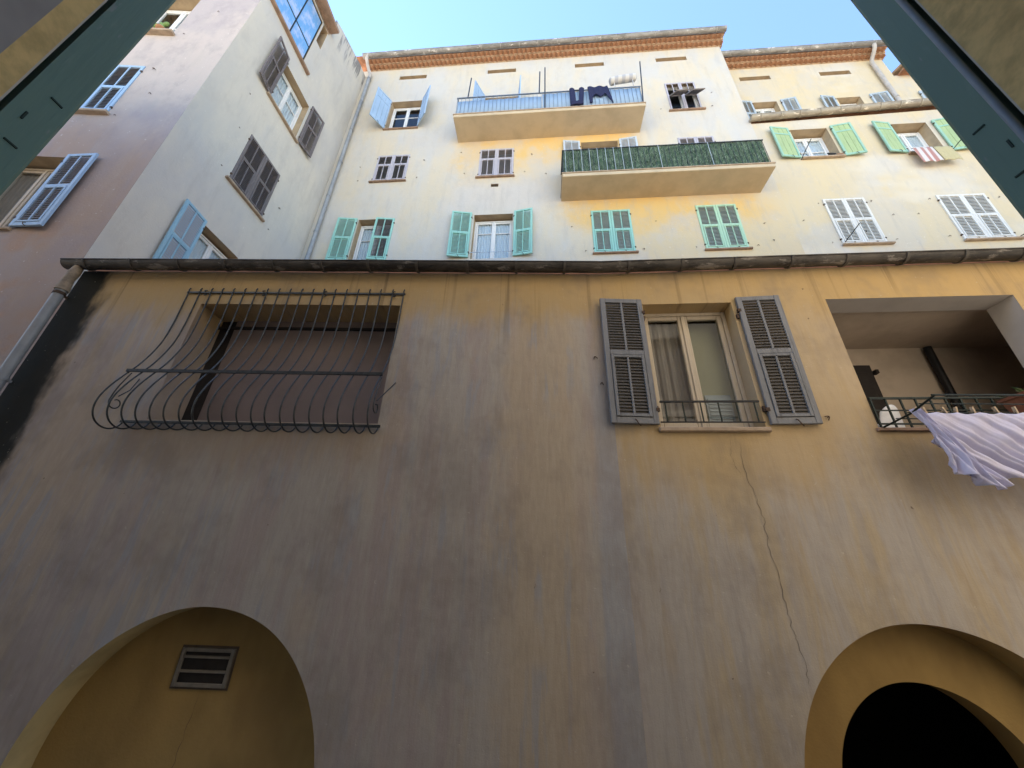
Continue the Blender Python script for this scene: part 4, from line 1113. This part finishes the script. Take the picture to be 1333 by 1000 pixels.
# glazed veranda
m = MB().bbox(-4.0, -2.15, -.10, .0, 13.38, 13.46, .012)
vr = obj('veranda', m.mesh('veranda', MT['sill_dark']), LB, PS, label='glazed veranda with blue panes')
fr = MB()
for u in (-3.86, -3.12, -2.45): fr.bbox(u, u + .035, .02, .06, 13.52, 16.0)
for z in (13.52, 14.35, 15.95): fr.bbox(-3.86, -2.42, .022, .058, z, z + .035)
obj('veranda_frame', fr.mesh('veranda_frame', MT['green_iron']), vr, PS)
for z, hh in ((13.555, .795), (14.385, 1.565)):
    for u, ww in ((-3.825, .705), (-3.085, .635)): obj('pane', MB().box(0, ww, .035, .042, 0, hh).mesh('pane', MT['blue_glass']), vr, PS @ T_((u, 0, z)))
m = MB().box(-4.05, -2.03, -.30, 1.5, 16.22, 16.34).box(-4.02, -2.06, .0, .06, 16.06, 16.22)
obj('veranda_roof', m.mesh('veranda_roof', MT['sill_dark']), vr, PS)
m = MB().box(-2.40, -2.08, .45, .5, 15.0, 16.1)
obj('veranda_back', m.mesh('veranda_back', MT['reveal_tan']), vr, PS)
for u, z in ((-3.05, 9.2), (-3.0, 7.9), (-1.35, 7.75), (-1.3, 8.6), (-3.2, 10.3)): dog(LB, PS, u, z)
# alley facade
ph = [(rect(-2.62, -1.48, 4.70, 6.50), .28), (rect(-2.66, -1.44, 7.87, 9.60), .2), (rect(-2.62, -1.47, 11.0, 12.85), .28)]
pw = rect(-14, 0, GZ, 17.0)
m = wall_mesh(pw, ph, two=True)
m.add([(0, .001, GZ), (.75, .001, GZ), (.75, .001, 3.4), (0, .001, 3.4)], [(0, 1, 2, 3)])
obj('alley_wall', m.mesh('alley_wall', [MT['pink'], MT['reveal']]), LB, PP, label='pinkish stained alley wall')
loop = [wxy(PP, -14), wxy(PP, 0), wxy(PS, .6), (-9, 14), (-20, 14)]
m = MB(); n = len(loop)
vs = [(x, y, 0) for x, y in loop] + [(x, y, H + (17 if k < 2 else 17.9)) for k, (x, y) in enumerate(loop)]
m.add(vs, [(i, (i + 1) % n, n + (i + 1) % n, n + i) for i in range(2, n)])
m.add([vs[n], (wxy(PP, 0)[0] - .0, wxy(PP, 0)[1], H + 16.2), (wxy(PS, .6)[0], wxy(PS, .6)[1], H + 17.9), vs[n + 3], vs[n + 4]], [(0, 1, 2, 3, 4)])
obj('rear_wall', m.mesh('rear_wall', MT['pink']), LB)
window(LB, PP, -2.62, -1.48, 4.70, 6.46, .22, MT['cream_wood'], 'beige')
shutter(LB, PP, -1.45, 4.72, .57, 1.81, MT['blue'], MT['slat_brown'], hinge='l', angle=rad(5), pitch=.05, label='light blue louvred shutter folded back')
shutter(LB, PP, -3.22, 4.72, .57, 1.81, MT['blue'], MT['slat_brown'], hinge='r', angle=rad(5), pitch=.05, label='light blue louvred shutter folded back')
sill(LB, PP, -2.68, -1.42, 4.70, .05, .05, 'sill', .2)
for k, hg in ((0, 'l'), (1, 'r')):
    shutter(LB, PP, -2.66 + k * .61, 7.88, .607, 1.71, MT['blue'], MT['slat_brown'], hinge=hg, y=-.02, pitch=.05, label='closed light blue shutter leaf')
sill(LB, PP, -2.72, -1.38, 7.87, .09, .06, 'sill', .1)
window(LB, PP, -2.62, -1.47, 11.0, 12.8, .24, MT['pvc'], None, .5)
sill(LB, PP, -2.72, -1.38, 11.0, .12, .06, 'sill', .2)
for u, z in ((-1.25, 7.82), (-1.2, 9.5), (-.9, 8.6), (-1.2, 11.05), (-.8, 12.2)): dog(LB, PP, u, z)

# ------------------------------------------------------------------ the house we look out of
OH = thing('viewing_house', 'ochre plastered house with a window between bottle green shutters', 'building', T_((0, -2, 0)))
PO = T_((0, .243, H)) @ Rz(pi)          # facade faces the arcaded building; local y goes into the wall
OTOP = 8.2
ow = rect(-16, 16, GZ, OTOP)
oh = [(rect(-.566, .566, -.95, 1.35), .36)]
for cx in (-6.2, -3.1, 3.1, 6.2):
    oh.append((rect(cx - .55, cx + .55, -.95, 1.0), .2))
for cx in (-6.2, -3.1, 0, 3.1, 6.2):
    for z in (3.2, 6.6): oh.append((rect(cx - .55, cx + .55, z, z + 1.9), .2))
m = wall_mesh(ow, oh)
obj('wall', m.mesh('wall', MT['own_face']), OH, PO)
m = MB().add([(-16, .001, GZ), (16, .001, GZ), (16, 9, GZ), (-16, 9, GZ), (-16, .001, OTOP), (16, .001, OTOP), (16, 9, OTOP), (-16, 9, OTOP)], [(4, 5, 6, 7), (3, 7, 6, 2), (0, 4, 7, 3), (1, 2, 6, 5)])
obj('rear_wall', m.mesh('rear_wall', MT['own_face']), OH, PO)
# plaster lining of our own window
m = MB()
for s in (-1, 1):
    x = s * .5655
    q = [(x, .002, -.95), (x, .36, -.95), (x, .36, 1.35), (x, .002, 1.35)]
    m.add(q, [(0, 1, 2, 3) if s > 0 else (3, 2, 1, 0)])
obj('window_jamb', m.mesh('window_jamb', MT['own']), OH, PO)
m = MB().box(.553, .5653, .028, .3595, -.94, 1.34)
obj('jamb_lining', m.mesh('jamb_lining', MT['lining']), OH, PO, label='grey painted lining board')
m = MB().add([(-1.8, .361, -1.4), (1.8, .361, -1.4), (1.8, 4, -1.4), (-1.8, 4, -1.4), (-1.8, .361, 1.5), (1.8, .361, 1.5), (1.8, 4, 1.5), (-1.8, 4, 1.5)], [(0, 1, 2, 3), (4, 7, 6, 5), (3, 2, 6, 7), (0, 3, 7, 4), (2, 1, 5, 6)])
obj('room', m.mesh('room', MT['loggia']), OH, PO)
for cx in (-6.2, -3.1, 3.1, 6.2): obj('shutter', MB().box(cx - .55, cx + .55, .1, .14, -.95, 1.0).mesh('shutter', MT['slat_brown']), OH, PO)
for cx in (-6.2, -3.1, 0, 3.1, 6.2):
    for z in (3.2, 6.6): obj('shutter', MB().box(cx - .55, cx + .55, .1, .14, z, z + 1.9).mesh('shutter', MT['slat_brown']), OH, PO)
# the two open shutters whose edges frame the view (local +x is the left side of the picture)
def own_shutter(s, ang, x):
    m = MB()
    m.bbox(0, .075, -.043, 0, 0, 2.2, .005); m.bbox(.44, .52, -.043, 0, 0, 2.2, .005)
    for z in (0, 1.05, 2.12): m.bbox(.075, .44, -.041, -.002, z, z + .08, .005)
    l = MB()
    for k in range(46):
        z = .1 + k * .0435
        if 1.0 < z < 1.15: continue
        l.add([(.075, -.036, z - .018), (.44, -.036, z - .018), (.44, -.006, z + .018), (.075, -.006, z + .018)], [(0, 1, 2, 3), (3, 2, 1, 0)])
    nk = MB()
    for z, a in ((.86, .0), (1.02, .006), (1.21, .0), (1.305, .004), (1.39, 0)): nk.box(-.0012, .001, -.030 + a, -.018 + a, z, z + .0022)
    for z in (1.13, 1.34): nk.box(-.0012, .002, -.014, -.012, z, z + .012)
    M = PO @ T_((x, -.004, -.90))
    if s < 0: M = M @ Matrix.Scale(-1, 4, (1, 0, 0))
    M = M @ Rz(-ang)
    o = obj('shutter', m.mesh('shutter', MT['bottle']), OH, M, label='bottle green shutter folded back beside our window')
    obj('louvre_panel', l.mesh('louvre_panel', MT['bottle']), o, M, kind='stuff')
    obj('scratch_marks', nk.mesh('scratch_marks', MT['notch']), o, M, kind='stuff')
    if s < 0: obj('edge_highlight', MB().tube([(.0015, -.0025, .002), (.0015, -.0025, 2.198)], .004, 8).mesh('edge_highlight', MT['edge_glint']), o, M)  # added strip standing in for the highlight on the right shutter edge
own_shutter(1, rad(1.5), .5635)
own_shutter(-1, rad(1.5), -.5585)

# ------------------------------------------------------------------ washing on the rack at the loggia
rk = thing('drying_rack', 'dark green metal drying rack fixed outside the loggia railing', 'rack', PB @ T_((2.75, 0, 1.4)))
for u in (2.76, 4.55): obj('arm', MB().tube([(u, -.01, 1.40), (u, -.36, 1.425), (u, -.64, 1.495)], .010, 8).mesh('arm', MT['green_iron']), rk, PB)
for y, z in ((-.22, 1.427), (-.36, 1.438), (-.50, 1.472), (-.64, 1.50)):
    obj('line', MB().tube([(2.74, y, z), (3.65, y - .004, z - .012), (4.57, y, z)], .0055 if y > -.6 else .009, 6).mesh('line', MT['green_iron']), rk, PB)

def pleat(x):                      # rounded crests with sharper valleys
    return 1.0 - 2.0 * abs(sin(x)) ** 0.8
def sheet_main(s, t):
    u = 2.79 + 1.70 * s + .12 * t * (1 - s) + .02 * sin(7 * t)
    k = s * 1.66 - .50 * t - .10 * t * t
    g = min(1, .12 + t * 2.0)
    amp = .040 * g
    y = -.375 - .06 * t + amp * pleat(k * 13 + .8 * sin(3 * s)) + amp * .40 * pleat(k * 31 + 1.3) + .008 * g * sin(k * 83 + 5 * t) + .006 * sin(31 * s + 17 * t)
    L = .66 + .12 * s - .06 * sin(s * pi) + .006 * sin(s * 17)
    dip = abs(sin(s * pi * 9)) * .016 * (1 - t)
    z = 1.440 - .012 * sin(s * pi) - L * t - dip + .010 * pleat(k * 13) * t
    return (u, y, z)
o = obj('bed_sheet', MB().grid(sheet_main, 200, 50, .003).mesh('bed_sheet', MT['sheet']), None, PB)
tag(o, 'large white lilac-tinged sheet pegged on the drying rack in deep folds', 'bed sheet')
def sheet_corner(s, t):
    c = 2.765 + .10 * t + .06 * t * t + .03 * sin(4.0 * t)
    wd = .09 + .15 * t + .16 * max(0, t - .45) ** 1.5 * 2
    u = c + wd * (s - .30) + .012 * sin(9 * t + 5 * s)
    a = .012 + .045 * t
    y = -.40 - .04 * t + a * pleat(s * 8.5 + 2.2 * t) + .4 * a * pleat(s * 21 - 4 * t) + .006 * sin(s * 57 + 13 * t) - .05 * sin(pi * s) * t
    z = 1.455 - .70 * t + .07 * t * t * cos(s * 4.6 - .3) + .005 * sin(s * 24) * t
    return (u, y, z)
o = obj('crumpled_sheet', MB().grid(sheet_corner, 90, 50, .003).mesh('crumpled_sheet', MT['sheet']), None, PB)
tag(o, 'thin white crumpled cloth bunched at the sheet end of the drying rack', 'cloth')
pg = MB().box(-.007, .007, -.012, -.002, -.045, .03).box(-.007, .007, .004, .014, -.045, .03).box(-.008, .008, -.004, .006, -.012, .004)
pgm = pg.mesh('clothes_peg', MT['peg'])
for k, u in enumerate((2.82, 2.895, 3.07, 3.18, 3.33, 3.53, 3.70, 3.9, 4.1, 4.3)):
    o = obj('clothes_peg', pgm, None, PB @ T_((u, -.361, 1.462)) @ Matrix.Rotation(random.uniform(-.25, .25), 4, 'Y'))
    tag(o, 'small wooden peg gripping the white sheet on the line', 'clothes peg', 'pegs along the sheet')

# white chair and potted plant behind the railing
ch = thing('plastic_chair', 'white plastic chair behind the loggia railing', 'chair', PB @ T_((3.10, .50, .84)) @ Rz(rad(200)))
CM = WM[ch]
def back(s, t):
    a = (s - .5) * 2; ww = .21 * (1 - .25 * max(0, t - .55) / .45) ** 1
    topz = .93 - .10 * a * a
    return (a * ww, .20 + .06 * t - .05 * (a * a), .44 + (topz - .44) * t)
obj('backrest', MB().grid(back, 14, 12, .014).mesh('backrest', MT['plastic']), ch, CM)
obj('seat', MB().bbox(-.22, .22, -.22, .22, .42, .45, .02).mesh('seat', MT['plastic']), ch, CM)
for x in (-.19, .19):
    for y in (-.19, .19): obj('leg', MB().tube([(x, y, .43), (x * 1.15, y * 1.15, 0)], [.022, .018], 8).mesh('leg', MT['plastic']), ch, CM)
    obj('armrest', MB().tube(smooth_path([(x * 1.1, -.2, .43), (x * 1.2, -.2, .64), (x * 1.2, .0, .67), (x * 1.1, .2, .68)]), .018, 8).mesh('armrest', MT['plastic']), ch, CM)
pp = thing('planter', 'terracotta trough with spiky leaves hung on the loggia railing', 'planter', PB @ T_((4.28, -.14, 1.50)))
m = MB()
vs = []
for z, e in ((0, .0), (.17, .03), (.17, .045), (.20, .045), (.20, .025), (.17, .02)):
    vs += [(-.24 - e, -.085 - e, z), (.24 + e, -.085 - e, z), (.24 + e, .085 + e, z), (-.24 - e, .085 + e, z)]
fs = [(3, 2, 1, 0)]
for i in range(5):
    for k in range(4): fs.append((i * 4 + k, i * 4 + (k + 1) % 4, i * 4 + 4 + (k + 1) % 4, i * 4 + 4 + k))
m.add(vs, fs); m.box(-.25, .25, -.095, .095, .155, .172)
obj('trough', m.mesh('trough', MT['planter']), pp, WM[pp])
rnd = random.Random(5)
for k in range(26):
    a = rnd.uniform(0, 2 * pi); l = rnd.uniform(.18, .34); x0 = rnd.uniform(-.18, .18); y0 = rnd.uniform(-.05, .05); w_ = .011; up = rnd.uniform(.5, 1.2)
    d = Vector((cos(a), sin(a) * .6, 0)); n_ = Vector((-d.y, d.x, 0)).normalized()
    P = [Vector((x0, y0, .17)) + d * l * t + Vector((0, 0, l * up * (t - .55 * t * t))) for t in (0, .35, .7, 1)]
    vs = []
    for i, p in enumerate(P):
        ww = w_ * (1, 1.1, .7, .08)[i]
        vs += [p - n_ * ww, p + Vector((0, 0, .004)), p + n_ * ww]
    fs = [(i * 3 + j, i * 3 + j + 1, i * 3 + j + 4, i * 3 + j + 3) for i in range(3) for j in range(2)]
    obj('leaf', MB().add(vs, fs, True).mesh('leaf', MT['leaf_pale' if k % 3 == 0 else 'leaf']), pp, WM[pp])

# ------------------------------------------------------------------ washing on the upper balcony
YL = -.815
m = MB()
for (a0, a1, b0, b1) in ((1.70, 1.87, 1.71, 1.90), (2.02, 2.19, 1.98, 2.12)):
    m.grid(lambda s, t, a0=a0, a1=a1, b0=b0, b1=b1: (a0 + (a1 - a0) * s + ((b0 + (b1 - b0) * s) - (a0 + (a1 - a0) * s)) * t, YL - .02 - .02 * sin(s * pi) - .012 * sin(9 * t + s * 4), 14.36 - .92 * t), 8, 14, .03)
m.grid(lambda s, t: (1.71 + .41 * s, YL - .05 - .02 * sin(s * 9 + t * 5), 13.62 - .20 * t - .02 * sin(s * 7)), 12, 5, .04)
m.grid(lambda s, t: (1.70 + .49 * s, YL + .03 - .07 * abs(.5 - t), 14.30 + .07 * sin(pi * t)), 8, 6, .006)
o = obj('trousers', m.mesh('trousers', MT['navy']), None, PC); tag(o, 'dark navy trousers hanging by the legs over the balcony rail', 'trousers')
def sweater(s, t):
    u = 2.30 + .64 * s + .03 * t
    L = .50 + (.38 if s < .16 else 0) * (1 - s / .16 * .3) + (.42 if s > .84 else 0) * (.7 + .3 * (s - .84) / .16) + .05 * sin(s * 14)
    if s > .84: u += .10 * t
    return (u, YL - .03 - .018 * sin(s * 13 + 3 * t), 14.38 - L * t)
m = MB().grid(sweater, 40, 16, .03)
m.grid(lambda s, t: (2.30 + .64 * s, YL + .03 - .07 * abs(.5 - t), 14.30 + .09 * sin(pi * t)), 8, 6, .006)
o = obj('sweater', m.mesh('sweater', MT['navy']), None, PC); tag(o, 'dark navy sweater drooping over the balcony rail', 'sweater')
m = MB().tube(smooth_path([(3.06, YL + .02, 14.66), (3.2, YL, 14.70), (3.5, YL, 14.76), (3.8, YL + .01, 14.82), (3.93, YL + .02, 14.84)]), [.09, .12, .125, .12, .12, .125, .12, .125, .12, .12, .125, .12, .09], 14)
m.tube([(3.20, YL, 14.34), (3.20, YL, 14.64)], .015, 6); m.tube([(3.80, YL, 14.34), (3.80, YL, 14.74)], .015, 6)
o = obj('rolled_mat', m.mesh('rolled_mat', MT['mat_roll']), None, PC); tag(o, 'pale striped mat rolled up above the balcony rail', 'mat')
ch0 = None
for k, u in enumerate((-1.45, -.80, -.15)):
    M = PC @ T_((u, -.45, 13.30)) @ Rz(pi)
    c = thing('balcony_chair', 'slim white chair standing behind the blue screen of the balcony', 'chair', M, 'white chairs on the upper balcony')
    if 'bch' not in CACHE:
        s_ = MB().bbox(-.19, .19, -.19, .19, .42, .45, .01).mesh('seat', MT['plastic'])
        b_ = MB().tube(smooth_path([(-.18, .18, .45), (-.18, .22, .82), (0, .23, .88), (.18, .22, .82), (.18, .18, .45)]), .015, 6); b_.tube([(-.18, .2, .65), (.18, .2, .65)], .012, 6)
        CACHE['bch'] = (s_, b_.mesh('backrest', MT['plastic']), MB().tube([(0, 0, 0), (0, 0, .43)], .014, 6).mesh('leg', MT['plastic']))
    obj('seat', CACHE['bch'][0], c, M); obj('backrest', CACHE['bch'][1], c, M)
    for x in (-.17, .17):
        for y in (-.17, .17): obj('leg', CACHE['bch'][2], c, M @ T_((x, y, 0)))

# washing at the right-hand green window
m = MB().tube([(11.66, -.16, 11.40), (12.78, -.16, 11.40)], .008, 6)
obj('window_line', m.mesh('window_line', MT['black']), RB, PC)
def cloth(u0, u1, z, L, skew, ph, y=-.17):
    return MB().grid(lambda s, t: (u0 + (u1 - u0) * s + skew * t, y - .02 * t + .012 * sin(s * 12 + ph) * (.3 + t), z - L * t + .01 * sin(s * 9 + ph) * t), 24, 12, .008)
o = obj('striped_towel', cloth(11.68, 12.22, 11.42, .66, .03, 0).mesh('striped_towel', MT['towel']), None, PC); tag(o, 'red and white striped towel hanging below the green shuttered window', 'towel')
o = obj('yellow_cloth', cloth(12.26, 12.72, 11.42, .62, .06, 2).mesh('yellow_cloth', MT['yellow_cloth']), None, PC); tag(o, 'pale yellow cloth hanging beside the striped towel', 'cloth')
m = MB().grid(lambda s, t: (9.42 + .2 * s, -.05 - .05 * sin(pi * t), 11.44 + .10 * t * (1 - .5 * s)), 6, 5, .03)
o = obj('dark_cloth', m.mesh('dark_cloth', MT['black']), None, PC); tag(o, 'small black rag lying on the sill between the green shutters', 'cloth')
m = MB().grid(lambda s, t: (9.66 + .2 * s, -.05 - .04 * sin(pi * t), 11.44 + .06 * t), 6, 5, .03)
o = obj('red_cloth', m.mesh('red_cloth', MT['sill_dark']), None, PC); tag(o, 'small reddish rag beside the black rag on the sill', 'cloth')

# cactus pots on the upper left sill
for k, (u, hh, lab) in enumerate(((-1.76, .36, 'terracotta pot with a paddle cactus on the left sill'), (-2.02, .26, 'small terracotta pot with a squat cactus on the left sill'))):
    M = PP @ T_((u, -.02, 11.0))
    c = thing('cactus_pot', lab, 'plant pot', M, 'cactus pots on the sill')
    obj('pot', MB().lathe([(0, 0), (.075, 0), (.10, .14), (.11, .14), (.11, .17), (.092, .17), (.088, .14), (0, .13)], 16).mesh('pot', MT['terracotta']), c, M)
    m = MB()
    def paddle(p, a, L, w_):
        q = Vector((sin(a), 0, cos(a)))
        m.tube([p + q * L * t for t in (0, .15, .4, .65, .85, 1)], [w_ * .3, w_ * .7, w_, w_, w_ * .7, w_ * .1], 10)
        return p + q * L
    e = paddle(Vector((0, 0, .14)), -.2 + .5 * k, hh * .6, .055)
    paddle(e, .6, hh * .45, .045); paddle(e, -.7, hh * .4, .04)
    obj('cactus', m.mesh('cactus', MT['cactus']), c, M)
